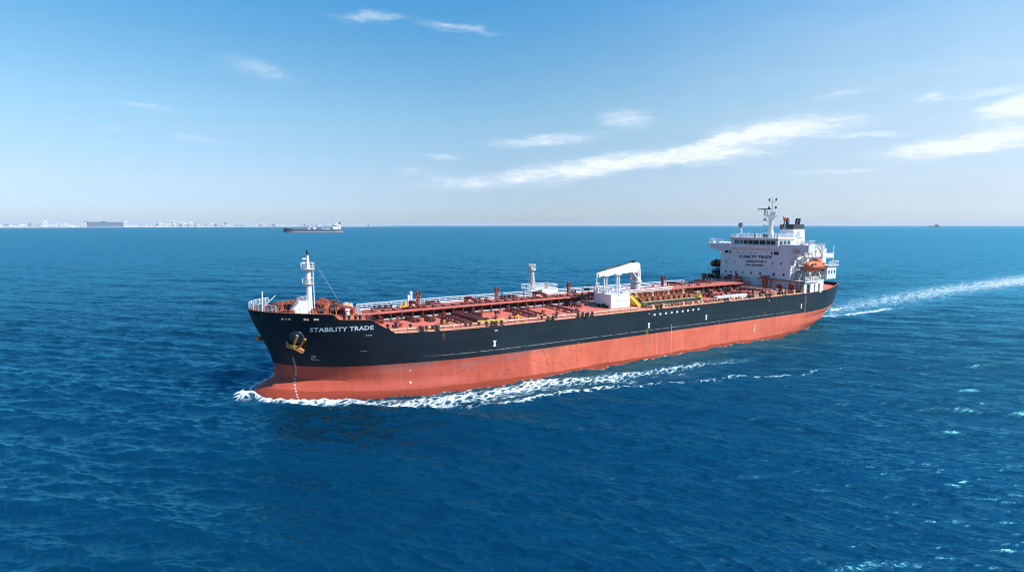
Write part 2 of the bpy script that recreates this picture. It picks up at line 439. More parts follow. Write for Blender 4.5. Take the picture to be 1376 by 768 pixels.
def deck_strip(x0, x1, z, cam_h, inset=.05, n=60, th=.1):
    b = MB(); vs = []; fs = []; K = 9
    for i in range(n + 1):
        X = x0 + (x1 - x0) * i / n; w = max(.02, beam(min(X, stemx(z) - .02), z) - inset)
        for k in range(K):
            t = -1 + 2 * k / (K - 1); vs.append((X, t * w, z + cam_h * (1 - t * t)))
    for i in range(n):
        for k in range(K - 1):
            a = i * K + k; fs.append((a, a + K, a + K + 1, a + 1))
    return b.add(vs, fs)
DZ = 10.83
def deckz(y): return DZ + .35 * (1 - (y / 16.5) ** 2)
main_deck = T(deck_strip(19.1, 163, DZ, .35, n=110), 'main_deck', 'deck_red', smooth=30)
T(deck_strip(162.8, 179.5, 13.1, .15, n=50), 'forecastle_deck', 'deck_red', smooth=30)
bulk = MB(); w = beam(162.8, 10.85) - .12; w2 = beam(162.8, 13.1) - .12; bulk.prism([(-w, 10.85), (w, 10.85), (w2, 13.1), (-w2, 13.1)], 'x', 162.7, 162.9)
T(bulk, 'forecastle_bulkhead', 'catwalk_red')

# bulwark inside: lining, stays and rail cap round the forecastle and the stern
def bulwark(name, xs, zdeck, mat, stay_gap):
    for side in (1, -1):
        lin = MB(); cap = MB()
        pts = [Vector((X, side * max(0.05, beam(min(X, stemx(ztop(X)) - .02), ztop(X)) - .07), ztop(X))) for X in xs]
        low = [Vector((X, side * max(0.05, beam(min(X, stemx(zdeck) - .02), zdeck) - .07), zdeck)) for X in xs]
        for a, b_, c, d in zip(low, low[1:], pts[1:], pts): lin.add([a, b_, c, d], [(0, 1, 2, 3)])
        for a, b_ in zip(pts, pts[1:]): cap.beam(a + Vector((0, 0, .03)), b_ + Vector((0, 0, .03)), .22, .06)
        L = T(lin, name, mat, recalc=False)
        bm = bmesh.new(); bm.from_mesh(L.data); bmesh.ops.remove_doubles(bm, verts=bm.verts, dist=.002); bm.to_mesh(L.data); bm.free()
        T(cap, 'bulwark_cap', 'orange_rust', L)
        X = xs[0] + .6
        while X < xs[-1] - .8:
            zt = ztop(X); w = beam(X, zt) - .1; wl = beam(X, zdeck) - .1
            if zt - zdeck > .5:
                st = MB(); st.add([(X, side * w, zt - .05), (X, side * (wl - .95), zdeck), (X, side * wl, zdeck), (X + .09, side * w, zt - .05), (X + .09, side * (wl - .95), zdeck), (X + .09, side * wl, zdeck)],
                                  [(0, 1, 2), (5, 4, 3), (0, 3, 4, 1), (1, 4, 5, 2), (2, 5, 3, 0)])
                T(st, 'bulwark_stay', 'orange_rust', L)
            X += stay_gap
bulwark('forecastle_bulwark', [162.9, 164, 165.5, 167.7, 168.5, 170, 171.5, 173, 174.5, 176, 177, 178, 178.8, 179.4, 179.9], 13.14, 'dark_red', 1.15)
bulwark('stern_bulwark', [19.2, 20.5, 22, 24, 26.5, 29, 32, 35], 10.9, 'dark_red', 1.2)

# ---- marks on the port side, laid on the plating
def text_mesh(txt, size, spacing=1.0, bold=.0):
    c = bpy.data.curves.new('t', 'FONT'); c.body = txt; c.size = size; c.space_character = spacing; c.offset = bold; c.resolution_u = 2
    o = bpy.data.objects.new('t', c); COL.objects.link(o); dg = bpy.context.evaluated_depsgraph_get()
    me = bpy.data.meshes.new_from_object(o.evaluated_get(dg)); bpy.data.objects.remove(o)
    bm = bmesh.new(); bm.from_mesh(me); bmesh.ops.triangulate(bm, faces=bm.faces)
    vs = [v.co.copy() for v in bm.verts]; fs = [[v.index for v in f.verts] for f in bm.faces]; bm.free(); bpy.data.meshes.remove(me)
    return vs, fs
def fit_text(txt, width, height, bold=0., spacing=1.):
    vs, fs = text_mesh(txt, 1, spacing, bold)
    x0 = min(v.x for v in vs); x1 = max(v.x for v in vs); y0 = min(v.y for v in vs); y1 = max(v.y for v in vs)
    return [((v.x - x0) / (x1 - x0) * width, (v.y - y0) / (y1 - y0) * height) for v in vs], fs
def on_hull(X, z, off=.035, side=1): return (X, side * (beam(X, z) + off), z)
def hull_letters(name, txt, X0, X1, z0, z1, height, mat='letter', bold=.012, side=1, spacing=1.):
    uv, fs = fit_text(txt, 1, height, bold, spacing)
    b = MB(); b.add([on_hull(X0 + (X1 - X0) * u, z0 + (z1 - z0) * u + v, .04, side) for u, v in uv], fs)
    return T(b, name, mat, hull)
hull_letters('name_lettering', 'STABILITY TRADE', 171.85, 162.5, 11.72, 11.98, .78, bold=.03, spacing=1.06)
hull_letters('name_lettering', 'STABILITY TRADE', 162.5, 171.85, 11.98, 11.72, .78, bold=.03, spacing=1.06, side=-1)
def hull_patch(name, pts, mat='letter', n=1, off=.03, parent=None):
    """small painted quad patches; each (X centre, z centre, width, height)"""
    b = MB()
    for X, z, w, h in pts:
        b.add([on_hull(X + w / 2, z - h / 2, off), on_hull(X - w / 2, z - h / 2, off), on_hull(X - w / 2, z + h / 2, off), on_hull(X + w / 2, z + h / 2, off)], [(0, 1, 2, 3)])
    return T(b, name, mat, parent or hull)
for z in np.arange(-.1, 6.9, .36): hull_patch('draught_mark', [(173.85 + .25 * math.sin(z * 1.1), z, .22, .16)])
for z in np.arange(.6, 7.2, .34): hull_patch('draught_mark', [(96.2, z, .16, .13)])
for z in np.arange(1.0, 6.2, .36): hull_patch('draught_mark', [(80.2, z, .13, .12)], 'cream')
hull_patch('draught_mark', [(156.5, 4.3, .3, .2)], 'cream'); hull_patch('draught_mark', [(156.7, 2.4, .35, .3)], 'cream')
hull_patch('draught_mark', [(66.8, 3.35, .55, 1.9)], 'cream')
for i in range(9): hull_patch('side_marking', [(101.56 - i * (13.9 / 8), 9.81 + .14 * i / 8, .55, .42)])
for X, z in ((141.2, 7.85), (103.15, 7.6), (84.9, 7.8), (47.3, 7.6)):
    hull_patch('tug_mark', [(X, z + .42, .65, .22), (X, z - .05, .34, .75), (X, z - .45, .55, .24)])
hull_patch('tug_mark', [(140.9, 10.2, .6, .16)]); hull_patch('tug_mark', [(103.2, 10.2, .35, .14)]); hull_patch('tug_mark', [(61.5, 10.1, .35, .2)])
for X, w in ((163.55, .22), (163.2, .16), (162.85, .26)): hull_patch('small_lettering', [(X, 11.0, w, .14)])
for i in range(5): hull_patch('small_lettering', [(164.4 - .22 * i, 8.2 + .01 * i, .15, .14)], 'grey')
b = MB()   # bulb mark
pts = [(171.55, 7.3), (171.0, 7.3), (170.85, 7.12), (171.3, 6.98), (171.55, 6.8), (171.3, 6.62), (170.4, 6.62)]
for (a, c), (d, e) in zip(pts, pts[1:]):
    p, q = Vector(on_hull(a, c, .03)), Vector(on_hull(d, e, .03)); b.cyl(p, q, .055, n=4)
T(b, 'bulb_mark', 'letter', hull)
# fairlead openings below the forecastle edge
for xs, z in (((175.6, 175.1, 174.65), 13.85), ((172.5, 172.15), 13.85), ((171.1, 170.75), 13.88)):
    b = MB()
    for k, X in enumerate(xs):
        c = Vector(on_hull(X, z, .02)); c2 = Vector(on_hull(X - .5, z, .02)); d = (c2 - c).normalized()
        r = .19 if k == 0 else .15
        b.cyl(c - d * r, c + d * r, r, n=8); b.ball(c, r * 1.1, r * .8, r * 1.0, 8, 5)
    T(b, 'fairlead', 'cream', hull)
# port and starboard anchors in their pockets
def anchor(side, fwd=0., out=0.):
    def H(X, z, off): return Vector(on_hull(X + fwd, z, off + (out if off > .2 else 0), side)) + Vector((out * .45 if off > .2 else 0, 0, 0))
    pk = MB(); n = 18
    ring = [H(173.65 + 1.08 * math.cos(2 * math.pi * i / n), 10.75 + 1.12 * math.sin(2 * math.pi * i / n), .03) for i in range(n)]
    inn = [H(173.65 + .85 * math.cos(2 * math.pi * i / n), 10.75 + .88 * math.sin(2 * math.pi * i / n), .34) for i in range(n)]
    pk.add(ring + inn, [(i, (i + 1) % n, n + (i + 1) % n, n + i) for i in range(n)] + [tuple(range(n, 2 * n))])
    pocket = T(pk, 'anchor_bolster', M['bolster'], hull, smooth=50)
    a = MB()
    s0, s1 = H(173.65, 11.2, .5), H(174.2, 8.9, .62); t0, t1 = H(172.5, 10.55, .45), H(173.5, 8.75, .6)
    a.beam(s0, s1, .42, .36); a.beam(t0, t1, .4, .34)
    b0, b1 = H(175.05, 9.25, .75), H(172.75, 8.2, .75); mid = H(173.9, 8.95, .8)
    a.beam(b0, mid, .5, .62); a.beam(mid, b1, .5, .72)
    a.beam(H(175.15, 9.4, .7), H(175.0, 9.9, .55), .3, .3)
    T(a, 'anchor', 'anchor', bevel=.06)
M['bolster'] = paint('bolster_blue_grey', (.035, .075, .10), .5, .3, .9, (.09, .06, .04), .6)
anchor(1); anchor(-1, 3.2, 1.5)

# ---- forecastle gear
fm = MB(); fm.lathe((170.3, 0, 13.1), [(.85, 0), (.62, .4), (.56, 1.5), (.5, 5.8), (.44, 8.7), (.3, 9.0), (.24, 10.4), (.12, 11.0)], 14)
mast = T(fm, 'foremast', 'white', smooth=40)
for z, r in ((21.5, 1.15), (18.85, .95)):
    b = MB(); b.lathe((170.3, 0, z), [(.5, -.35), (r, -.02), (r, .1), (.45, .1)], 14)
    n = 10; ring = [(170.3 + r * .95 * math.cos(2 * math.pi * i / n), r * .95 * math.sin(2 * math.pi * i / n), z + .1) for i in range(n + 1)]
    b.rail(ring, .95, 2, .035, 9); T(b, 'mast_platform', 'white', mast)
b = MB()
for dy in (.0, .42): b.cyl((169.5, .35 + dy - .2, 13.2), (169.55, .35 + dy - .2, 22.6), .045, n=5)
for i in range(30): b.cyl((169.52, .15, 13.5 + i * .3), (169.52, .57, 13.5 + i * .3), .025, n=4)
for i in range(11): b.cyl((169.3, -.02, 14.5 + i * .75), (169.3, .74, 14.5 + i * .75), .03, n=4)
T(b, 'mast_ladder', 'rail_white', mast)
b = MB(); b.cyl((170.3, 0, 24.0), (170.4, 0, 24.9), .2, .12, 8); b.box(170.1, 170.5, -.2, .2, 24.3, 24.5); T(b, 'mast_head_light', 'dark', mast)
b = MB(); b.box(170.8, 171.3, -.25, .25, 22.4, 22.75); b.cyl((171.5, .1, 21.6), (171.5, .1, 22.6), .15, n=8); b.box(170.6, 171.2, -.2, .2, 23.2, 23.45); b.cyl((171.3, -.3, 19.0), (171.3, -.3, 19.9), .14, n=6); T(b, 'navigation_lights', 'white', mast)
b = MB(); b.prism([(173.45, 13.15), (173.45, 14.35), (172.2, 15.75), (170.75, 15.9), (170.75, 13.15)], 'y', -1.2, 1.0)
hs = T(b, 'forecastle_house', 'white', bevel=.05)
b = MB(); b.box(171.4, 172.1, 1.0, 1.04, 13.3, 14.9); T(b, 'door', 'white_clean', hs)
b = MB(); b.rail([(172.2, -1.15, 15.75), (170.85, -1.15, 15.9), (170.85, .95, 15.9), (172.2, .95, 15.75)], .8, 2, .035, .7); T(b, 'house_railing', 'rail_white', hs)
b = MB(); b.cyl((178.1, 0, 13.1), (177.95, 0, 17.85), .14, .11, 8); b.cyl((177.95, .0, 15.1), (175.85, 0, 17.1), .07, n=6); T(b, 'jackstaff', 'white_clean')
b = MB(); pts = [(X, (beam(X, ztop(X)) - .1), ztop(X)) for X in (176.5, 177.6, 178.6, 179.3, 179.9)]
pts = pts + [(180.15, 0, 14.9)] + [(p[0], -p[1], p[2]) for p in pts[::-1]]
b.rail(pts, 1.15, 3, .05, .8, .06); T(b, 'bow_railing', 'rail_white')
def winch():
    e = put('mooring_winch', None, tanker)
    b = MB(); b.box(-1.0, 1.0, -1.7, 1.7, 0, .22)
    for y in (-1.6, -.55, .5, 1.5): b.prism([(-.75, .2), (.75, .2), (.3, 1.35), (-.3, 1.35)], 'y', y, y + .12)
    T(b, 'winch_base', 'orange_rust', e)
    b = MB()
    for y in (-1.45, -.62, .62, 1.42): b.cyl((0, y, 1.05), (0, y + .07, 1.05), .68, n=16)
    T(b, 'winch_flanges', 'pipe_red', e, smooth=30)
    b = MB(); b.cyl((0, -1.4, 1.05), (0, -.6, 1.05), .5, n=14); b.cyl((0, .65, 1.05), (0, 1.42, 1.05), .5, n=14); T(b, 'rope_drum', 'dark', e, smooth=30)
    b = MB(); b.cyl((0, -2.0, 1.15), (0, 2.1, 1.15), .12, n=8); b.box(-.5, .5, -.35, .3, .3, 1.4); b.cyl((0, 1.75, 1.15), (0, 2.15, 1.15), .4, .3, 12); T(b, 'gearbox', 'pipe_red', e)
    return e
wn = winch()
FD = 13.2
copies(wn, [(167.6, -4.4, FD, .2), (165.6, .3, FD, -.1), (168.0, 3.2, FD, R(90)), (164.5, 4.3, FD, .3), (175.2, 1.9, FD, R(70)), (174.6, -3.4, FD, R(110)), (166.2, -8.3, FD, .1),
            (28.0, 7.2, 11.1, .1), (27.8, -4.4, 11.15, .0), (33.0, 11.2, 11.0, R(80)), (23.6, 5.6, 11.1, R(70)), (23.0, -4.0, 11.1, R(90))], tanker)
b = MB()
for X, y in ((166.3, 1.6),): b.cyl((X, y - .7, 14.1), (X, y + .7, 14.1), .75, n=18); b.cyl((X, y - .8, 14.1), (X, y - .68, 14.1), .92, n=18); b.cyl((X, y + .68, 14.1), (X, y + .8, 14.1), .92, n=18)
T(b, 'rope_reel', 'dark', smooth=30)
b = MB(); b.cyl((164.2, 1.5, 14.3), (164.2, 2.6, 14.3), .95, n=18); b.box(163.9, 164.5, 1.3, 2.8, 13.2, 13.7); T(b, 'rope_reel', 'cream', smooth=30)
b = MB(); b.cyl((165.0, 6.0, 13.2), (165.0, 6.0, 14.3), .35, n=10); b.ball((165, 6, 14.45), .5, .5, .3, 10, 6); T(b, 'vent_cowl', 'white', smooth=40)
b = MB(); b.cyl((163.4, 2.4, 11), (163.4, 2.4, 15.1), .16, n=8); b.cyl((163.4, 3.0, 11), (163.4, 3.0, 14.6), .12, n=8); b.box(163.2, 163.7, 2.2, 3.2, 14.2, 14.5); b.rail([(163, 1.5, 13.2), (163, 7.5, 13.2)], 1.1, 3, .05, .8); T(b, 'access_ladder', 'rail_white')
b = MB(); b.cyl((168.9, 0, 22.3), (164.3, -3.4, 14.6), .013, n=4); T(b, 'forestay', 'rail_white')

# small gear crowding the forecastle
for i in range(46):
    X = rnd.uniform(163.6, 177); y = rnd.uniform(-.85, .85) * (beam(X, 13) - 1.2); h = rnd.uniform(.35, 1.25); w = rnd.uniform(.2, .55)
    b = MB(); k = i % 4
    if k == 0: b.cyl((X, y, FD), (X, y, FD + h), w * .5, n=8); b.cyl((X, y, FD + h), (X, y, FD + h + .1), w * .75, n=8)
    elif k == 1: b.box(X - w, X + w, y - w * .6, y + w * .6, FD, FD + h * .6); b.cyl((X - w, y, FD + h * .7), (X + w, y, FD + h * .7), .12, n=6)
    elif k == 2: b.tube([(X, y, FD + .3), (X + rnd.uniform(-2, 2), y + rnd.uniform(-1.5, 1.5), FD + .3)], .1, 6); b.cyl((X, y, FD), (X, y, FD + .6), .2, n=6)
    else: b.prism([(X - w, FD), (X + w, FD), (X + w * .3, FD + h), (X - w * .3, FD + h)], 'y', y - .1, y + .1); b.cyl((X, y - .5, FD + h * .7), (X, y + .5, FD + h * .7), w * .6, n=8)
    T(b, 'forecastle_fitting', rnd.choice(['orange_rust', 'orange_rust', 'cream', 'dark', 'pipe_red', 'brown']), smooth=30)
def bollard():
    b = MB()
    for x in (-.55, .55): b.lathe((x, 0, 0), [(.24, 0), (.22, .65), (.33, .7), (.33, .85), (.1, .9)], 10)
    b.box(-.95, .95, -.35, .35, 0, .08)
    return T(b, 'bollard', 'dark', smooth=40)
bol = bollard()
spots = []
for X, Y in ((154.2, 13.7), (152.8, 13.9), (151.5, 14.1), (141.7, 15.2), (141.0, 15.5), (139.8, 15.4), (121.4, 15.9), (120.4, 15.95), (118.9, 15.9), (128.6, 15.9), (99.5, 15.8), (77, 15.7), (61, 15.7), (54, 15.6)):
    spots += [(X, Y, deckz(Y), R(90 if X < 170 else 0) if X in (154.2, 151.5, 141, 120.4) else 0), (X, -Y, deckz(Y), 0)]
for X, y in ((172.9, 5.0), (171.0, 6.5), (168.9, 8.2), (166, 9.8), (176, 3.6), (164.3, 10.5), (177.2, -1.2)): spots += [(X, y, FD, .6), (X, -y, FD, -.6)]
for X, y in ((22, 7.2), (26, 9.5), (30, 11.5), (33.4, 12.8)): spots += [(X, y, deckz(y), .7), (X, -y, deckz(y), -.7)]
copies(bol, spots, tanker)

# ---- main deck: catwalk on supports, pipe lines, vent posts
CZ = 13.0
cat = MB(); cat.box(112.8, 161.8, 1.75, 3.15, CZ - .2, CZ); cat.box(50, 104.6, 1.75, 3.15, CZ - .2, CZ)
cw = T(cat, 'catwalk', 'catwalk_red')
b = MB(); b.box(53.0, 86.5, -2.6, 1.72, CZ - .24, CZ - .04); T(b, 'pipe_rack_platform', 'catwalk_red', cw)
b = MB(); b.rail([(161.8, 1.8, CZ), (113, 1.8, CZ)], 1.0, 2, .025, 2.0); b.rail([(104, 1.8, CZ), (50, 1.8, CZ)], 1.0, 2, .025, 2.0); T(b, 'catwalk_railing', 'pipe_red', cw)
b = MB()
X = 160.6
while X > 50:
    for y in (-2.9, 1.9, 3.0): b.beam((X, y, deckz(y)), (X, y, CZ - .2), .16, .16)
    b.beam((X, -3.0, CZ - .42), (X, 3.1, CZ - .42), .18, .3)
    if rnd.random() < .4: b.beam((X, 1.9, deckz(2)), (X - 1.9, 1.9, CZ - .3), .1, .1)
    X -= 2.15
T(b, 'catwalk_supports', 'dark_red', cw)
for y, z, r, mt in ((1.2, 12.15, .24, 'dark_red'), (.3, 12.1, .3, 'pipe_red'), (-.7, 12.0, .3, 'dark_red'), (-1.7, 11.95, .3, 'pipe_red'), (-2.6, 11.9, .26, 'dark_red'),
                    (2.1, 11.75, .17, 'dark'), (2.75, 11.55, .2, 'grey'), (1.0, 11.7, .22, 'dark_red'), (-.4, 11.65, .25, 'dark'), (-4.6, 11.7, .24, 'pipe_red'), (-5.6, 11.6, .2, 'dark_red'), (-7.0, 11.8, .3, 'pipe_red'), (-8.6, 11.55, .2, 'catwalk_red')):
    b = MB(); b.cyl((160.5 - rnd.random() * 4, y, z), (51 + rnd.random() * 5, y, z), r, n=8)
    X = 157
    while X > 54:
        b.cyl((X, y, z), (X - .16, y, z), r * 1.5, n=8); X -= 5.3 + rnd.random() * 3
    T(b, 'cargo_pipe', mt, smooth=40)
# expansion loops over the rack
for X in (149, 136, 118, 73, 62):
    for y0, y1, z in ((-2.4, -6.2, 12.9), (-1.3, -7.2, 12.7)):
        b = MB(); b.tube([(X, y0, 12.5), (X, y0, z + .5), (X, y1, z + .5), (X, y1, 11.2)], .26, 8); T(b, 'pipe_loop', 'pipe_red', smooth=40)
# valves scattered along the rack
def valve():
    b = MB(); b.cyl((-.45, 0, .45), (.45, 0, .45), .26, n=8); b.cyl((-.5, 0, .45), (-.38, 0, .45), .4, n=10); b.cyl((.38, 0, .45), (.5, 0, .45), .4, n=10)
    b.cyl((0, 0, .4), (0, 0, 1.15), .1, n=6); b.cyl((0, 0, 1.1), (0, 0, 1.17), .36, n=10); b.box(-.2, .2, -.2, .2, 0, .3)
    return b
vr = valve().build('pipe_valve', M['pipe_red'], tanker, smooth=30); vd = valve().build('pipe_valve', M['dark'], tanker, smooth=30); vw = valve().build('pipe_valve', M['rail_white'], tanker, smooth=30)
sr, sdk, sw = [], [], []
for i in range(46):
    X = rnd.uniform(54, 160); y = rnd.choice([rnd.uniform(3.3, 5.5), rnd.uniform(-9, -3), rnd.uniform(-3, 2)]); z = deckz(y) if abs(y) > 3 else 12.35
    if 103 < X < 111 and y > 3: continue
    sr.append((X, y, z, rnd.uniform(0, 3)))
for i in range(34): X = rnd.uniform(54, 160); y = rnd.uniform(-1, 3.4); sdk.append((X, y, deckz(y) + rnd.choice([0, .3]), rnd.uniform(0, 3)))
for i in range(18): X = rnd.uniform(56, 160); y = rnd.uniform(-.5, 2.6); sw.append((X, y, deckz(y) + .1, rnd.uniform(0, 3)))
copies(vr, sr, tanker); copies(vd, sdk, tanker); copies(vw, sw, tanker)
# transverse lines to the port and starboard rails
def cross_pipe(xa, ya, xb, yb, r, mt, k=1, z=11.55):
    b = MB()
    for j in range(k):
        dx = j * r * 2.7
        b.tube([(xa - dx, ya, z + .25), (xb - dx, yb, z), (xb - dx, yb + .02, z - .5)], r, 8)
        for t in (.15, .38, .62, .85):
            p = Vector((xa - dx, ya, z + .25)).lerp(Vector((xb - dx, yb, z)), t); b.box(p.x - .12, p.x + .12, p.y - .1, p.y + .1, deckz(p.y), p.z)
        p = Vector((xb - dx, yb, z)); b.cyl(p + Vector((0, -.1, 0)), p + Vector((0, .08, 0)), r * 1.7, n=8)
    T(b, 'cross_deck_pipe', mt, smooth=40)
for a in ((153.6, 1.4, 152.6, 5.9, .2, 'dark_red', 2), (150.4, 3.2, 149.8, 7.0, .22, 'dark_red', 2), (146.4, 2.6, 145.3, 12.6, .2, 'dark_red', 2), (143.6, 2.6, 142.4, 12.6, .3, 'dark_red', 3), (140.2, 2.6, 139.6, 7.6, .16, 'dark', 1),
          (130.9, 3.0, 130.4, 12.3, .22, 'dark_red', 2), (128.4, 3.2, 128.4, 13.8, .17, 'dark_red', 1), (121.0, 3.0, 120.4, 13.2, .2, 'dark_red', 2), (115.9, 3.0, 115.4, 8.0, .14, 'dark', 1), (76, 3, 75.6, 10, .2, 'dark_red', 2), (66, 3, 65.6, 12, .2, 'dark_red', 2)):
    cross_pipe(*a)
    cross_pipe(a[0], -3.2, a[2], -a[3] * .9, a[4], 'pipe_red', a[6])
# painted line and kerb near the deck edge
b = MB(); px = [(159.2, 11.9), (154, 12.6), (148, 13.3), (140, 14.0), (120, 14.35), (112, 14.4), (104, 14.4)]
b.tube([(X, y, deckz(y) + .35) for X, y in px], .17, 6)
for X, y in px: b.box(X - .15, X + .15, y - .12, y + .12, deckz(y) - .02, deckz(y) + .3)
T(b, 'deck_edge_pipe', 'cream', smooth=40)
b = MB(); px = [(158.9, 13.0), (154, 14.1), (148, 14.95), (140, 15.5), (120, 15.75), (60, 15.75), (46, 15.7)]
for (x0, y0), (x1, y1) in zip(px, px[1:]): b.beam((x0, y0, deckz(y0) + .1), (x1, y1, deckz(y1) + .1), .06, .3)
T(b, 'deck_edge_kerb', 'cream')
for x0, y0, x1, y1 in ((148.9, 9.4, 147.6, 10.2), (143.0, 13.0, 137.5, 13.4), (133.8, 11.0, 133.0, 11.1), (128.9, 13.0, 127.6, 13.2), (120.9, 12.9, 119.7, 13.0)):
    b = MB(); b.cyl((x0, y0, 11.45), (x1, y1, 11.45), .2, n=8); b.box(x0 - .3, x0, y0 - .25, y0 + .25, 11, 11.5); b.box(x1, x1 + .3, y1 - .25, y1 + .25, 11, 11.4); T(b, 'yellow_hose_pipe', 'yellow', smooth=30)
# guard rails along the deck edges
def edge_pts(xs, side, inset=.12): return [(X, side * (beam(X, ztop(X)) - inset), ztop(X) + .0) for X in xs]
for x0, x1 in ((158.5, 140), (140, 122), (122, 104), (104, 86), (86, 68), (68, 46)):
    xs = np.linspace(x0, x1, 5)
    b = MB(); b.rail(edge_pts(xs, 1), 1.05, 3, .018, 1.6, .032); T(b, 'deck_railing', 'brown')
    b = MB(); b.rail(edge_pts(xs, -1), 1.25, 3, .075, 1.3, .07)
    a, c = edge_pts([x0, x1], -1)
    b.beam((a[0], a[1] + .25, a[2] + .12), (c[0], c[1] + .25, c[2] + .12), .06, .22); T(b, 'deck_railing', 'rail_white')
# tank vent posts
def vent_post():
    e = put('vent_post', None, tanker)
    b = MB(); b.cyl((0, 0, 0), (0, 0, 2.5), .42, n=10); b.cyl((0, 0, 2.2), (0, 0, 2.6), .62, n=10); b.cyl((0, 0, 0), (0, 0, .2), .7, n=10); T(b, 'vent_pipe', 'pipe_red', e, smooth=40)
    b = MB()
    for dx in (-.35, .35): b.cyl((dx, .45, 2.4), (dx, .45, 3.2), .22, n=8); b.ball((dx, .45, 3.2), .28, .28, .2, 8, 4)
    b.cyl((0, -.4, .2), (0, -.4, 3.3), .2, n=8); b.ball((0, -.4, 3.3), .27, .27, .2, 8, 4); T(b, 'vent_head', 'dark_red', e, smooth=40)
    b = MB()
    for s in (-.7, .7): b.cyl((s, .75, 0), (s * .8, .7, 2.5), .05, n=5)
    for i in range(7): b.cyl((-.65, .73, .3 + i * .33), (.65, .73, .3 + i * .33), .03, n=4)
    T(b, 'vent_ladder', 'brown', e)
    return e
copies(vent_post(), [(125.3, -12.5, 11.0), (103.7, -12.5, 11.0), (69.5, -12.5, 11.0), (51.9, -12.5, 11.0), (145.1, -13.0, 11.2), (36.1, -14.3, 11.0), (47.6, -6.5, 11.0)], tanker)
b = MB(); b.cyl((146.7, -13, 11), (146.7, -13, 14.3), .3, n=8); b.cyl((147.4, -12.7, 11), (147.4, -12.7, 13.8), .26, n=8); b.ball((146.7, -13, 14.3), .4, .4, .3, 8, 5); T(b, 'vent_pipe', 'rail_white', smooth=40)
b = MB(); b.cyl((148.3, -12.6, 11), (148.3, -12.6, 12.3), .4, n=8); b.box(147.6, 149.5, -13.0, -12.2, 11, 11.6); T(b, 'hydrant_box', 'yellow', smooth=40)
# small hatches and deck pots
def hatch():
    b = MB(); b.cyl((0, 0, 0), (0, 0, .55), .5, n=12); b.cyl((0, 0, .55), (0, 0, .66), .58, n=12); b.cyl((.2, 0, .66), (.2, 0, .8), .1, n=6); b.box(-.65, -.4, -.12, .12, .3, .75)
    return T(b, 'tank_hatch', 'catwalk_red', smooth=30)
copies(hatch(), [(X, y, deckz(y)) for X, y in ((156, 8.5), (151.5, 6.0), (137.0, 9.5), (134.0, 5.2), (125.5, 8.8), (123.6, 11.2), (117.5, 9.8), (113.8, 6.2), (79, 7.2), (72, 9.4), (70, 6.2), (62, 9.2), (156, -6.5), (137, -10), (117, -11), (95, -11), (78, -10), (62, -10))], tanker)
def pot():
    b = MB(); b.cyl((0, 0, 0), (0, 0, .75), .16, n=8); b.cyl((0, 0, .55), (0, 0, .9), .3, n=8); b.box(-.28, .28, -.28, .28, 0, .08)
    return T(b, 'deck_vent', 'dark', smooth=30)
copies(pot(), [(X, y, deckz(y)) for X, y in ((148.7, 9.7), (147.7, 10.3), (133.6, 11.0), (141.3, 13.0), (139.2, 12.9), (136.2, 13.2), (143.6, 14.8), (145.2, 14.6), (146.1, 14.5), (130.0, 14.9), (126.5, 14.8), (159, 9.8), (158.2, 10.6), (157.3, 9.2), (155.4, 11.4), (135.9, 7.0), (132.6, 8.3), (74, 8.2), (71.2, 5.6), (68.4, 8.9), (66.7, 10.4), (78.3, 5.2))], tanker)

# ---- midship tower on its white platform
tw = put('hose_tower', None, tanker)
b = MB(); b.box(109.6, 118.0, -13.0, -8.9, 13.42, 13.62)
for X in (110.2, 117.4):
    for y in (-12.6, -9.3): b.beam((X, y, deckz(y)), (X, y, 13.45), .2, .2)
T(b, 'tower_platform', 'white', tw)
b = MB(); b.box(109.5, 114.3, -11.2, -8.95, 12.2, 13.40); T(b, 'platform_box', 'white_clean', tw, bevel=.04)
b = MB(); b.cyl((116.8, -9.8, 13.6), (116.8, -9.8, 18.6), .42, .36, 10); b.cyl((116.8, -9.8, 18.4), (116.8, -9.8, 18.7), 1.0, n=12)
for dx, dy in ((-1.3, -.2), (.5, -1.3), (-.2, 1.0)): b.cyl((116.8 + dx, -9.8 + dy, 13.6), (116.8 + dx * .25, -9.8 + dy * .25, 18.2), .1, n=6)
for i in range(13): b.cyl((116.4, -9.2, 13.9 + i * .35), (117.2, -9.2, 13.9 + i * .35), .04, n=4)
T(b, 'tower_column', 'white', tw, smooth=40)
b = MB(); n = 8; b.rail([(116.8 + .95 * math.cos(2 * math.pi * i / n), -9.8 + .95 * math.sin(2 * math.pi * i / n), 18.7) for i in range(n + 1)], .95, 2, .07, 9, .1); b.box(116.3, 117.3, -10.3, -9.3, 18.7, 19.2); b.cyl((116.3, -9.6, 19.0), (116.3, -9.6, 19.8), .16, n=6); b.cyl((117.3, -10, 19.0), (117.3, -10, 19.9), .16, n=6); T(b, 'tower_head', 'white', tw)
b = MB(); b.rail([(118, -9, 13.62), (109.7, -9, 13.62), (109.7, -12.9, 13.62), (118, -12.9, 13.62), (118, -9, 13.62)], 1.0, 3, .045, .9); T(b, 'platform_railing', 'rail_white', tw)
b = MB(); b.cyl((112.2, -10.4, 13.6), (112.2, -10.4, 14.7), .35, n=10); b.cyl((111.4, -10.9, 13.6), (111.4, -10.9, 14.3), .25, n=8); T(b, 'fire_monitor', 'pipe_red', tw, smooth=40)

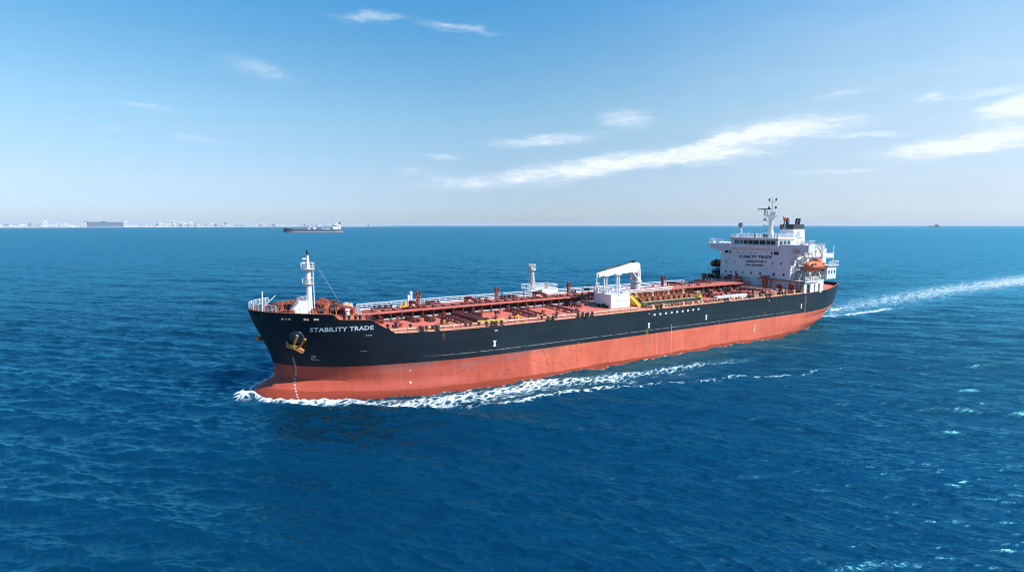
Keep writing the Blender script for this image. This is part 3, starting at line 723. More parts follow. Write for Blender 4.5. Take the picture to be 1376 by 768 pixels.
# ---- white deck house with the crane rests
dh = put('deck_house', None, tanker)
b = MB(); b.box(103.8, 109.4, 5.3, 11.1, 11.0, 14.0); b.box(103.7, 109.5, 5.2, 11.2, 13.95, 14.07); T(b, 'house_wall', 'white_clean', dh, bevel=.04)
b = MB()
for X in (104.7, 105.6, 106.8, 107.7): b.box(X - .12, X + .12, 11.1, 11.14, 12.5, 12.7)
T(b, 'vent_grille', 'grey', dh)
b = MB(); b.rail([(109.3, 5.4, 14.05), (109.3, 11, 14.05), (104, 11, 14.05), (104, 5.4, 14.05), (109.3, 5.4, 14.05)], 1.1, 3, .04, 1.0); T(b, 'roof_railing', 'rail_white', dh)
b = MB()
for X in (108.3, 109.0): b.cyl((X, 8.2, 14.05), (X, 8.2, 18.1), .2, n=8)
b.box(107.9, 109.4, 7.6, 8.8, 17.9, 18.2); b.rail([(109.6, 6.2, 14.05), (108.6, 6.2, 14.05)], 2.2, 4, .05, .4); T(b, 'crane_rest', 'white', dh, smooth=30)
b = MB()
for X, y in ((105.7, 8.6), (105.0, 8.6)): b.cyl((X, y, 14.05), (X, y, 18.3), .22, n=8)
b.beam((105.3, 8.6, 17.2), (103.9, 8.4, 14.1), .14, .14); b.box(104.7, 106.2, 8.1, 9.1, 18.1, 18.4); b.cyl((105.3, 8.9, 18.3), (105.3, 8.9, 19.6), .1, n=6); T(b, 'crane_rest', 'white', dh, smooth=30)
b = MB()
for i in range(16): X, y = rnd.uniform(104.2, 109.2), rnd.uniform(5.5, 10.8); h = rnd.uniform(.4, 1.4); b.cyl((X, y, 14.03), (X, y, 14.05 + h), rnd.uniform(.1, .28), n=7)
T(b, 'roof_vents', 'white', dh, smooth=30)
b = MB(); b.cyl((109.2, 9.9, 11.1), (109.9, 9.9, 11.1), .28, n=8); b.cyl((109.7, 9.0, 11), (109.7, 9.0, 11.9), .3, n=8); b.cyl((109.8, 7.6, 11), (109.8, 7.6, 11.7), .25, n=8); b.tube([(109.7, 10.6, 11.5), (109.7, 5.6, 11.5)], .14, 6); T(b, 'wall_pipes', 'dark', dh, smooth=30)
b = MB(); b.rail([(111.6, 5.5, 11.1), (111.6, 8.0, 11.1)], 4.8, 6, .05, .8); b.box(111.2, 112.2, 5.0, 6.0, 14.6, 15.0); b.cyl((112, 4.4, 11), (112, 4.4, 15.6), .08, n=5); T(b, 'equipment_frame', 'dark', dh)

# ---- hose handling crane
cr = put('deck_crane', None, tanker)
CX, CY = 86.3, -6.0
b = MB(); b.cyl((CX, CY, 10.9), (CX, CY, 14.3), 1.35, n=20); b.cyl((CX, CY, 14.1), (CX, CY, 14.6), 1.62, n=20); b.cyl((CX, CY, 10.9), (CX, CY, 11.2), 1.8, n=20); T(b, 'crane_pedestal', 'white', cr, smooth=40)
tip = Vector((111.5, 9.0, 18.45)); root = Vector((CX, CY, 17.9)); dj = (tip - root).normalized(); sj = dj.cross(Vector((0, 0, 1))).normalized()
b = MB()
for s in (-.95, .95):
    o = sj * s
    for t, w in ((-.9, .34), (.9, .34)):
        p = Vector((CX, CY, 14.6)) + o + dj * t; b.beam(p, Vector((p.x, p.y, 17.6)) - Vector((dj.x, dj.y, 0)) * t * .4, .3, w)
    p = Vector((CX, CY, 14.8)) + o + dj * .9; q = root + o * .6 + dj * 5.2 + Vector((0, 0, -.6)); b.beam(p, q, .3, .3)
b.box(CX - 1.0, CX + .6, CY - .8, CY + .8, 14.6, 15.7); T(b, 'crane_tower', 'white', cr)
b = MB(); secs = []
for t, h0, h1, w in ((-1.6, -1.5, .7, .75), (-.8, -1.6, 1.25, .8), (1.6, -1.1, 1.6, .8), (4.0, -.85, 1.45, .75), (12, -.75, 1.0, .62), (27.5, -.5, .42, .42), (29.3, -.55, .3, .38)):
    c = root + dj * t; secs.append([c - sj * w + Vector((0, 0, h0)), c + sj * w + Vector((0, 0, h0)), c + sj * w + Vector((0, 0, h1)), c - sj * w + Vector((0, 0, h1))])
vs = [v for s in secs for v in s]; fs = [(3, 2, 1, 0)] + [tuple(len(vs) - 4 + k for k in range(4))]
for i in range(len(secs) - 1):
    for k in range(4): fs.append((4 * i + k, 4 * i + (k + 1) % 4, 4 * i + 4 + (k + 1) % 4, 4 * i + 4 + k))
b.add(vs, fs); jib = T(b, 'crane_jib', 'white_clean', cr, bevel=.05)
b = MB(); pts = []
for t, h in ((2, 1.6), (12, 1.02), (27.5, .44)): c = root + dj * t + sj * .35 + Vector((0, 0, h)); pts.append(tuple(c))
b.rail(pts, .5, 2, .05, .9); c = root + dj * 2.6 + Vector((0, 0, 1.75)); b.cyl(c - sj * .5, c + sj * .5, .32, n=10); T(b, 'jib_railing', 'dark', jib)
b = MB()
for t in (17.5, 19, 20.8): c = root + dj * t + sj * .6 + Vector((0, 0, .25)); b.cyl(c, c + sj * .25, .28, n=8); b.box(c.x - .2, c.x + .2, c.y - .1, c.y + .1, c.z + .2, c.z + .9)
T(b, 'jib_lights', 'cream', jib)
b = MB(); c = root + dj * 29.4; b.tube([c + Vector((0, 0, .1)), c + dj * .5 + Vector((0, 0, -.2)), c + dj * .6 + Vector((0, 0, -1.9))], .12, 6); b.ball(c + dj * .6 + Vector((0, 0, -2.0)), .25, .25, .35, 8, 5); T(b, 'crane_hook', 'rail_white', jib)
b = MB(); c = root + dj * -1.9; b.rail([(c.x + .6, c.y - 1.4, 16.1), (c.x - .4, c.y, 16.1), (c.x + .3, c.y + 1.5, 16.1)], 1.0, 3, .05, .5); b.cyl((c.x, c.y, 14.3), (c.x + .3, c.y + .3, 18.6), .1, n=6); b.cyl((c.x - .3, c.y + .6, 14.3), (c.x, c.y + .7, 18.0), .08, n=6); T(b, 'crane_ladder', 'rail_white', cr)

# ---- cargo manifold
mf = put('cargo_manifold', None, tanker)
b = MB(); b.box(83.5, 101.0, 11.3, 13.6, 11.15, 11.95); b.box(83.7, 100.8, 11.5, 13.4, 11.93, 11.97); T(b, 'drip_tray', 'green', mf)
b = MB(); b.box(83.3, 101.2, 13.62, 14.2, 12.05, 12.12); b.rail([(83.4, 14.1, 11.0), (101, 14.1, 11.0)], 1.15, 2, .05, 1.2); T(b, 'tray_grating', 'dark', mf)
for i in range(10):
    X = 84.8 + i * 1.72
    b = MB(); b.cyl((X, 5.2, 12.45), (X, 11.9, 12.35), .36, n=10); b.tube([(X, 5.2, 12.4), (X, 4.4, 12.9), (X, 3.2, 12.9)], .33, 8)
    for y in (6.2, 8.3, 10.0, 11.7): b.cyl((X, y, 12.4), (X, y + .16, 12.4), .56, n=10)
    mp = T(b, 'manifold_pipe', 'pipe_red' if i % 2 else 'orange_rust', mf, smooth=40)
    b = MB(); b.cyl((X, 9.1, 12.4), (X, 9.1, 13.6), .2, n=8); b.cyl((X, 9.1, 13.5), (X, 9.1, 13.62), .45, n=10); b.box(X - .3, X + .3, 8.8, 9.4, 12.7, 13.1); b.box(X - .2, X + .2, 10.3, 10.9, 11.1, 12.2); T(b, 'manifold_valve', 'cream' if i % 3 == 0 else 'orange_rust', mp)
    b = MB(); b.cyl((X + .8, 7.4, 11.1), (X + .8, 7.4, 13.3), .12, n=6); b.cyl((X + .85, 6.2, 11.1), (X + .85, 6.2, 12.9), .2, n=8); b.box(X + .55, X + 1.05, 9.7, 10.4, 11.1, 12.7); T(b, 'manifold_stand', 'dark_red', mp)
b = MB(); b.cyl((102.5, 4.3, 13.55), (83, 3.9, 13.55), .2, n=8); b.cyl((102.5, 5.0, 13.2), (84, 4.8, 13.2), .14, n=8); T(b, 'vapour_pipe', 'white', mf, smooth=40)
b = MB(); b.add([(102.4, 9.4, 11.2), (102.4, 12.3, 11.2), (102.4, 11.9, 11.5), (102.4, 9.4, 13.1), (101.2, 9.4, 11.2), (101.2, 12.3, 11.2), (101.2, 11.9, 11.5), (101.2, 9.4, 13.1)], [(0, 1, 2, 3), (7, 6, 5, 4), (0, 4, 5, 1), (1, 5, 6, 2), (2, 6, 7, 3), (3, 7, 4, 0)])
b.beam((102.5, 9.4, 14.0), (102.5, 12.4, 12.2), .1, .1); b.beam((101.1, 9.4, 14.0), (101.1, 12.4, 12.2), .1, .1); b.box(101.2, 102.4, 8.2, 9.4, 12.9, 13.1); T(b, 'yellow_stair', 'yellow', mf)
b = MB(); b.box(82.2, 83.4, 10.8, 12.8, 11.1, 12.3); b.beam((83, 12.9, 11.2), (82.0, 11, 13.2), .2, .2); b.cyl((82.6, 12.2, 12.2), (82.6, 12.2, 13.0), .3, n=8); T(b, 'hydrant_box', 'yellow', mf)
b = MB(); b.cyl((86.6, 10.6, 11.0), (86.6, 10.6, 15.9), .14, .1, 8); b.box(86.4, 86.8, 10.4, 10.9, 15.7, 16.0); T(b, 'light_post', 'cream', mf)
# reducers, stowed hoses and lockers along the port edge aft of the crane house
for i in range(30):
    X = 101 - i * 1.05
    b = MB(); w = rnd.uniform(.45, .8); h = rnd.uniform(.6, 1.05)
    if i % 3 == 0: b.box(X - w / 2, X + w / 2, 15.0, 15.6, 10.95, 10.95 + h)
    elif i % 3 == 1: b.cyl((X, 15.2, 10.95), (X, 15.2, 10.95 + h), w * .42, n=9); b.cyl((X, 15.2, 10.95 + h * .6), (X, 15.2, 10.95 + h * .75), w * .6, n=9)
    else: b.cyl((X - w * .5, 15.2, 11.3), (X + w * .5, 15.2, 11.3), w * .4, n=9); b.box(X - .1, X + .1, 15, 15.4, 10.95, 11.2)
    T(b, 'edge_locker', rnd.choice(['cream', 'cream', 'orange_rust', 'brown']), smooth=30)
for i in range(44):
    X = 68.5 - i * .52; y = rnd.uniform(12.6, 15.4); h = rnd.uniform(.5, 1.3); w = rnd.uniform(.3, .7)
    b = MB()
    if i % 4 == 0: b.cyl((X, y, 10.95), (X, y, 10.95 + h), w * .5, n=9); b.cyl((X, y, 10.95 + h), (X, y, 11.05 + h), w * .75, n=9)
    elif i % 4 == 1: b.cyl((X, y, 11.4), (X, y + 1.2, 11.4), w * .42, n=9); b.box(X - .1, X + .1, y + .2, y + .5, 10.95, 11.3)
    elif i % 4 == 2: b.box(X - w * .5, X + w * .5, y, y + .6, 10.95, 10.95 + h); b.box(X - w * .6, X + w * .6, y - .05, y + .65, 10.95 + h, 11.0 + h)
    else: b.tube([(X, y, 10.95), (X, y, 11.2 + h * .5), (X - .6, y, 11.2 + h * .5), (X - .6, y, 10.95)], .11, 6)
    T(b, 'deck_fitting', rnd.choice(['cream', 'cream', 'orange_rust', 'brown', 'dark']), smooth=30)
b = MB()
for i in range(17): X = 78.6 - i * .66; b.box(X - .24, X + .24, 13.5, 14.6, 11.1, 12.05)
b.box(67.6, 79, 13.6, 14.5, 11.0, 11.5); T(b, 'ribbed_hose_trough', 'rail_white')
for i in range(26):
    X = rnd.uniform(52, 82); y = rnd.uniform(7.5, 12.5); h = rnd.uniform(.4, 1.1)
    b = MB(); b.cyl((X, y, deckz(y)), (X, y, deckz(y) + h), rnd.uniform(.14, .3), n=8); b.box(X - .3, X + .3, y - .2, y + .2, deckz(y), deckz(y) + .2)
    if i % 2: b.tube([(X, y, 11.3), (X + rnd.uniform(-1.5, 1.5), y + rnd.uniform(-1, 1), 11.3)], .1, 6)
    T(b, 'deck_fitting', rnd.choice(['orange_rust', 'cream', 'brown', 'dark_red']), smooth=30)

# ------------------------------------------------------------------ accommodation block at the stern
FX = 45.75
sup = put('superstructure', None, tanker)
b = MB()   # lower house on the main deck, full width, port side pierced by openings
plan = [(45.7, -15.2), (45.7, 15.2), (40, 15.1), (35.4, 14.2), (30.5, 11.5), (29.5, 0), (30.5, -11.5), (35.4, -14.2), (40, -15.1)]
b.prism(plan, 'z', 10.85, 13.75)
T(b, 'lower_house', 'white', sup, recalc=True)
b = MB()
plan2 = [(45.9, -16.4), (45.9, 16.4), (40, 16.2), (35.4, 15.35), (30.0, 12.2), (29.0, 0), (30.0, -12.2), (35.4, -15.35), (40, -16.2)]
b.prism(plan2, 'z', 13.75, 14.08)
T(b, 'boat_deck', 'white', sup)
for s in (1, -1):
    b = MB()
    cols = [(45.7, 44.55), (42.75, 41.2), (40.5, 39.15), (38.3, 37.35), (36.6, 35.5)]
    for x0, x1 in cols: b.box(x0, x1, s * (15.62 if x1 > 37 else 15.0), s * (15.95 if x1 > 37 else 15.3), 10.7, 13.74)
    b.box(45.7, 37.4, s * 15.66, s * 15.91, 13.2, 13.74)
    T(b, 'side_screen', 'white_clean', sup)
    for x0, x1 in ((44.4, 42.9), (41.1, 40.6), (39.0, 38.4)):
        b = MB(); b.box(x0, x1, s * 15.0, s * 15.12, 10.9, 13.0); b.cyl(((x0 + x1) / 2, s * 15.3, 10.9), ((x0 + x1) / 2, s * 15.3, 12.2), .25, n=8); T(b, 'doorway', 'dark_red', sup)
b = MB()
for y in np.arange(11.9, 16.3, 1.1): b.beam((46.1, y, 10.9), (46.1, y, 13.8), .14, .14)
for z in (11.9, 12.9): b.cyl((46.1, 11.5, z), (46.1, 16.2, z), .06, n=5)
b.beam((46.05, 2.0, 13.95), (46.05, 16.4, 13.95), .25, .3); T(b, 'front_gallery', 'brown', sup)
# main block
b = MB()
pr = [(45.25, -11.4), (45.25, 11.6), (28.5, 11.6), (28.5, -11.4)]
b.prism(pr, 'z', 14.06, 22.55)
blk = T(b, 'house_block', 'white', sup)
front = [(-11.4, 14.06), (11.7, 14.06), (11.7, 18.9), (12.0, 19.6), (12.5, 20.25), (13.3, 20.9), (14.2, 21.35), (15.3, 21.8), (16.55, 22.2), (16.55, 23.9), (-16.6, 23.62), (-16.6, 23.3), (-15.6, 22.5), (-14.4, 21.9), (-13.0, 21.5), (-11.4, 21.25)]
b = MB(); b.prism(front, 'x', 45.3, FX); T(b, 'front_wall', 'white', sup, bevel=.05)
b = MB(); pts = [(11.75, 18.3), (12.0, 19.5), (12.5, 20.15), (13.3, 20.8), (14.2, 21.25), (15.3, 21.7), (16.5, 22.1)]
for (y0, z0), (y1, z1) in zip(pts, pts[1:]): b.beam((45.05, y0, z0 - .1), (45.05, y1, z1 - .1), 1.1, .1)
T(b, 'wing_gusset', 'white', sup)
# bridge wings
for s in (1, -1):
    b = MB(); b.box(42.6, 45.28, s * 8, s * 16.5, 22.25, 22.58); b.box(42.6, 45.28, s * 16.35, s * 16.5, 22.58, 23.85); b.box(42.6, 42.75, s * 8, s * 16.34, 22.58, 23.6)
    T(b, 'bridge_wing', 'white', sup)
    b = MB(); b.rail([(42.7, s * 12.5, 23.6), (42.7, s * 16.4, 23.85), (45.5, s * 16.4, 23.85), (45.5, s * 13.2, 23.8)], 1.1, 2, .07, 1.3); T(b, 'wing_railing', 'rail_white', sup)
b = MB(); b.box(43.2, 44.4, -16.3, -15.5, 22.58, 24.3); b.cyl((44.2, 15.9, 22.6), (44.2, 15.9, 24.3), .2, n=8); T(b, 'wing_console', 'white', sup)
# wheelhouse
wh = put('wheelhouse', None, tanker)
b = MB(); b.box(38.5, 46.0, -7.7, 7.9, 22.56, 25.3); b.box(45.76, 46.3, -8.1, 8.15, 22.5, 23.5); T(b, 'wheelhouse_wall', 'white', wh, bevel=.03)
b = MB(); b.box(38.0, 46.75, -8.1, 8.2, 25.3, 25.72); T(b, 'wheelhouse_roof', 'white_clean', wh, bevel=.05)
xs = [-6.55, -4.75, -2.95, -1.62, .15, 2.0, 3.85, 5.55, 7.2]
panes = [(-6.5, -4.75, 'teal'), (-4.6, -3.45, 'teal'), (-3.25, -1.95, 'glass'), (-1.75, -.2, 'glass'), (0, 1.85, 'glass'), (2.1, 3.95, 'glass'), (4.25, 5.45, 'glass'), (5.6, 7.0, 'glass')]
for y0, y1, g in panes:
    b = MB(); b.box(46.0, 46.03, y0, y1, 23.72, 24.86); T(b, 'window', g, wh)
for x0 in (44.0, 42.2, 40.4):
    for s in (1, -1): b = MB(); b.box(x0, x0 + 1.4, s * (7.9 if s > 0 else 7.7), s * (7.93 if s > 0 else 7.73), 23.72, 24.86); T(b, 'window', 'glass', wh)
b = MB(); b.rail([(46.6, -8, 25.72), (46.6, 8.1, 25.72), (38.2, 8.1, 25.72), (38.2, -8, 25.72), (46.6, -8, 25.72)], .95, 3, .05, 1.0, .07); T(b, 'roof_railing', 'rail_white', wh)
b = MB()
for i in range(17):
    X, y = rnd.uniform(39.5, 46.2), rnd.uniform(-7.6, 7.6); h = rnd.uniform(.5, 1.2); r = rnd.uniform(.12, .3)
    b.cyl((X, y, 25.7), (X, y, 25.7 + h), r, n=8)
    if i % 2: b.ball((X, y, 25.7 + h), r * 1.5, r * 1.5, r * 1.3, 8, 5)
for y in (-7.6, -5, -2.4, 3.2): b.cyl((44.5, y, 25.7), (44.5, y, 25.7 + rnd.uniform(1.6, 2.6)), .05, n=5)
T(b, 'roof_fittings', 'white', wh, smooth=40)
b = MB(); b.cyl((45.6, .2, 25.7), (45.6, .2, 27.0), .28, n=8); b.cyl((45.0, 2.6, 25.7), (45.0, 2.6, 26.9), .26, n=8); b.box(44.8, 45.4, 3.2, 3.8, 25.7, 26.7); T(b, 'searchlights', 'dark', wh, smooth=40)
b = MB(); b.cyl((43, -6.7, 25.7), (43, -6.7, 28.6), .38, .28, 10); b.box(42.7, 43.3, -7.2, -6.2, 27.5, 27.7); b.beam((43.6, -6.2, 25.7), (43, -6.7, 28.2), .1, .1); T(b, 'dome_post', 'rail_white', wh, smooth=40)
b = MB(); b.ball((43, -6.75, 29.3), .75, .75, .85, 14, 10); b.cyl((43, -6.75, 28.4), (43, -6.75, 28.8), .5, n=12); T(b, 'radar_dome', 'grey', wh, smooth=50)
# lettering and windows on the front wall
for txt, y0, y1, z0, h in (('STABIL\'PT TRADE', -4.85, 6.0, 19.45, .88), ('DEVELOPTOR e', -2.2, 4.3, 18.25, .66), ('MNK SEHNKEST', -2.35, 3.55, 17.2, .58)):
    uv, fs = fit_text(txt, y1 - y0, h, .06, 1.1)
    b = MB(); b.add([(FX + .03, y0 + u, z0 + v + .03 * u) for u, v in uv], fs); T(b, 'lettering', 'letter_dark', sup)
wins = [(-9.25, 21.2, 1.35, .85), (-7.95, 21.15, .6, .85), (-5.1, 21.0, .42, .5), (-3.6, 21.05, .36, .42), (-1.0, 21.15, .34, .4), (.9, 21.2, .34, .45), (5.9, 21.3, .5, .8), (7.35, 21.35, 1.5, .9),
        (-9.3, 18.05, .42, .6), (-6.2, 18.15, .34, .5), (6.3, 18.4, .42, .6), (8.9, 18.5, .46, .6),
        (-9.2, 15.05, .6, .7), (-7.4, 15.0, .5, .7), (-5.6, 15.1, .55, .7), (-3.2, 15.15, .42, .65), (-.4, 15.2, .55, .75), (2.6, 15.3, .65, .75), (6.9, 15.4, .75, .75), (9.9, 15.45, .62, .75)]
for y, z, w, h in wins:
    b = MB(); b.box(FX, FX + .02, y - w / 2, y + w / 2, z - h / 2, z + h / 2); f = T(b, 'window', 'glass', sup)
    b = MB()
    for a0, a1, c0, c1 in ((-w / 2 - .07, w / 2 + .07, h / 2, h / 2 + .07), (-w / 2 - .07, w / 2 + .07, -h / 2 - .07, -h / 2), (-w / 2 - .07, -w / 2, -h / 2, h / 2), (w / 2, w / 2 + .07, -h / 2, h / 2)): b.box(FX, FX + .05, y + a0, y + a1, z + c0, z + c1)
    T(b, 'window_frame', 'white_clean', sup)
for X, z in ((42.5, 18.3), (39.5, 18.3), (36, 18.3), (33, 18.3), (42.5, 15.4), (38, 15.4), (34, 15.4), (40.5, 20.8)):
    for s in (1, -1):
        b = MB(); yy = 11.6 if s > 0 else 11.4; b.box(X - .28, X + .28, s * yy, s * (yy + .03), z - .35, z + .35); T(b, 'window', 'glass', sup)
b = MB(); b.box(FX + .01, FX + .35, 12.3, 13.9, 21.75, 22.6); b.cyl((FX + .2, 13.0, 21.6), (FX + .2, 13.0, 23.0), .14, n=6); b.beam((FX + .25, 12.2, 22.7), (FX + .25, 14.4, 22.4), .1, .1); T(b, 'wing_lamp_box', 'cream', sup)
b = MB(); b.box(FX + .01, FX + .3, -12.4, -11.2, 22.2, 22.4); b.beam((FX + .2, -12.4, 22.9), (FX + .2, -11.3, 22.3), .3, .2); T(b, 'wing_bracket', 'white_clean', sup)
# bridge deck house and funnel
b = MB(); b.box(31.2, 36.5, -4.2, 6.0, 22.56, 25.7); b.box(31.0, 36.7, -4.4, 6.2, 25.7, 25.85); up = T(b, 'engine_casing', 'white', sup, bevel=.04)
for y in (-2.6, -.6, 2.2, 4.4): b = MB(); b.box(36.5, 36.53, y - .35, y + .35, 23.9, 25.0); T(b, 'window', 'glass', sup)
b = MB(); b.rail([(36.4, -4.2, 25.85), (36.4, 6, 25.85), (31.3, 6, 25.85)], 1.0, 3, .05, .9)
for i in range(8): X, y = rnd.uniform(32, 36), rnd.uniform(2.5, 5.6); b.cyl((X, y, 25.8), (X, y, 26.3 + rnd.random() * .9), .2, n=7)
T(b, 'casing_fittings', 'rail_white', sup)
b = MB(); b.rail([(45.2, 8.4, 22.58), (42.4, 11.5, 22.56), (29, 11.5, 22.56), (28.7, -11.3, 22.56), (42.4, -11.3, 22.56)], 1.35, 3, .06, 1.3); T(b, 'bridge_deck_railing', 'rail_white', sup)
b = MB(); b.beam((41.5, 11.55, 24.05), (29, 11.55, 24.05), .14, .16); b.box(39, 39.8, 10.2, 11.2, 22.58, 23.8); T(b, 'handrail', 'pipe_red', sup)
b = MB(); b.box(35.2, 37.8, 11.3, 11.48, 22.7, 23.5); T(b, 'name_board', 'letter_dark', sup)
fu = put('funnel', None, tanker)
def frustum(b, z0, z1, x0, x1, y0, y1, t):
    def ring(z):
        k = (z - 22.5) / 7.1; dx = t * (1 - k)
        a, c, d, e = x0 - dx * 1.3, x1 + dx * .3, y0 - dx * .6, y1 + dx * .6
        r = .35; out = []
        for cx, cy, q in ((c - r, e - r, 0), (a + r, e - r, 1), (a + r, d + r, 2), (c - r, d + r, 3)):
            for i in range(4): w = math.pi / 2 * (q + i / 3); out.append((cx + r * math.cos(w), cy + r * math.sin(w), z))
        return out
    A, B = ring(z0), ring(z1); n = len(A)
    return b.add(A + B, [(i, (i + 1) % n, n + (i + 1) % n, n + i) for i in range(n)] + [tuple(range(n - 1, -1, -1)), tuple(range(n, 2 * n))])
b = MB(); frustum(b, 22.5, 28.05, 24.2, 30.0, -2.55, 1.95, .45); T(b, 'funnel_casing', 'white_clean', fu, smooth=30)
b = MB(); frustum(b, 28.05, 29.55, 24.2, 30.0, -2.55, 1.95, .45); T(b, 'funnel_band', 'funnel_black', fu, smooth=30)
b = MB(); b.box(30.02, 30.08, -1.05, -.45, 28.05, 29.5); T(b, 'funnel_stripe', 'grey', fu)
for X, y, r, h in ((29.2, -1.6, .2, 1.3), (28.9, -.9, .34, 1.75), (29.2, -.1, .18, 1.2), (26.6, .7, .36, 1.65), (26.0, 1.1, .36, 1.6), (25.2, .9, .22, 1.1), (27.2, 1.2, .15, 1.1)):
    b = MB(); b.cyl((X, y, 29.5), (X, y, 29.5 + h - .3), r, n=10); b.cyl((X, y, 29.5 + h - .3), (X - .35, y + .1, 29.5 + h + .1), r, n=10); T(b, 'exhaust_pipe', 'grey' if r < .25 else 'dark', fu, smooth=40)
b = MB()
for pts in ([(27.45, 27.3), (27.1, 26.9), (27.25, 26.4), (26.75, 26.0), (26.6, 25.4), (26.2, 25.3)], [(27.5, 27.0), (26.95, 26.75)], [(27.15, 26.3), (26.85, 25.6), (26.9, 25.3)]):
    for (a, z0), (c, z1) in zip(pts, pts[1:]): b.beam((a, 2.0 + (28.05 - z0) * .042, z0), (c, 2.0 + (28.05 - z1) * .042, z1), .06, .28)
T(b, 'funnel_emblem', 'blue', fu)
# radar mast
rm = put('radar_mast', None, tanker)
MX = 38.6
b = MB(); b.lathe((MX, .3, 25.72), [(1.15, 0), (.95, 1.0), (.68, 2.2), (.6, 5.2), (1.0, 5.9), (2.1, 6.5), (2.1, 6.62), (.3, 6.62)], 14); T(b, 'mast_column', 'white', rm, smooth=40)
b = MB(); n = 10; b.rail([(MX + 2.0 * math.cos(2 * math.pi * i / n), .3 + 2.0 * math.sin(2 * math.pi * i / n), 32.34) for i in range(n + 1)], 1.0, 3, .05, 1); T(b, 'mast_railing', 'rail_white', rm)
b = MB(); b.cyl((MX, .5, 32.3), (MX, .5, 37.9), .17, .07, 7)
for z, h in ((36.2, 1.0), (34.0, .9)):
    b.cyl((MX, -.55, z), (MX, 1.55, z), .06, n=5)
    for y in (-.55, 1.55): b.cyl((MX, y, z), (MX, y, z + h * .5), .07, n=5)
for i in range(7): y = -1.4 + i * .5; b.cyl((MX + .8, y, 32.3), (MX + .8, y, 33.2 + (i % 3) * .3), .07, n=5)
b.box(MX - .5, MX + .5, 1.0, 1.9, 32.35, 33.2); T(b, 'mast_topmast', 'white', rm)
for z in (36.5, 34.2):
    for y in (-.6, 1.6): b = MB(); b.box(MX - .2, MX + .2, y - .18, y + .18, z, z + .55); b.cyl((MX, y, z + .55), (MX, y, z + .75), .12, n=6); T(b, 'mast_lamp', 'dark', rm)
b = MB(); b.cyl((MX + 1.2, -1.0, 32.35), (MX + 1.2, -1.0, 33.9), .32, n=8); T(b, 'radar_pedestal', 'white', rm)
b = MB(); b.beam((MX + 1.6, -3.2, 34.05), (MX + .9, .7, 34.05), .3, .3); T(b, 'radar_scanner', 'dark', rm)
b = MB(); b.tube([(MX, -.4, 30.3), (MX, -1.7, 30.9), (MX, -1.7, 31.5)], .09, 6); b.box(MX - .25, MX + .25, -2.1, -1.5, 30.6, 31.3); b.cyl((MX, -.4, 28.9), (MX, -1.5, 29.2), .1, n=6); b.box(MX - .6, MX + .6, -1.9, -1.3, 29.0, 29.3); b.cyl((MX, -1.1, 27.3), (MX, -1.1, 27.8), .25, n=8); T(b, 'mast_bracket', 'grey', rm)
b = MB(); b.cyl((MX, -1.8, 31.3), (44.6, -6.0, 25.8), .025, n=4); b.cyl((MX, 1.9, 32.3), (34.5, 3.0, 26.0), .02, n=4); b.cyl((MX, 2.0, 32.3), (36.5, 4.4, 25.9), .02, n=4); T(b, 'stays', 'rail_white', rm)
b = MB(); vs = []; fs = []; NF = 8
for i in range(NF + 1):
    for j in range(5):
        u, v = i / NF, j / 4; vs.append((37.6 - u * 1.0, 3.3 + u * .35 + .14 * math.sin(u * 7 + v * 2), 31.85 - v * .95 - u * .35))
for i in range(NF):
    for j in range(4): a = i * 5 + j; fs.append((a, a + 5, a + 6, a + 1))
b.add(vs, fs); fl = T(b, 'flag', 'flag_red', smooth=60); fl.modifiers.new('cloth', 'SOLIDIFY').thickness = .02
fl['label'] = 'small red flag flying from a line behind the radar mast'; fl['category'] = 'flag'
fl.parent = None; fl.matrix_basis = Matrix.LocRotScale(tanker.location, tanker.rotation_euler, None)

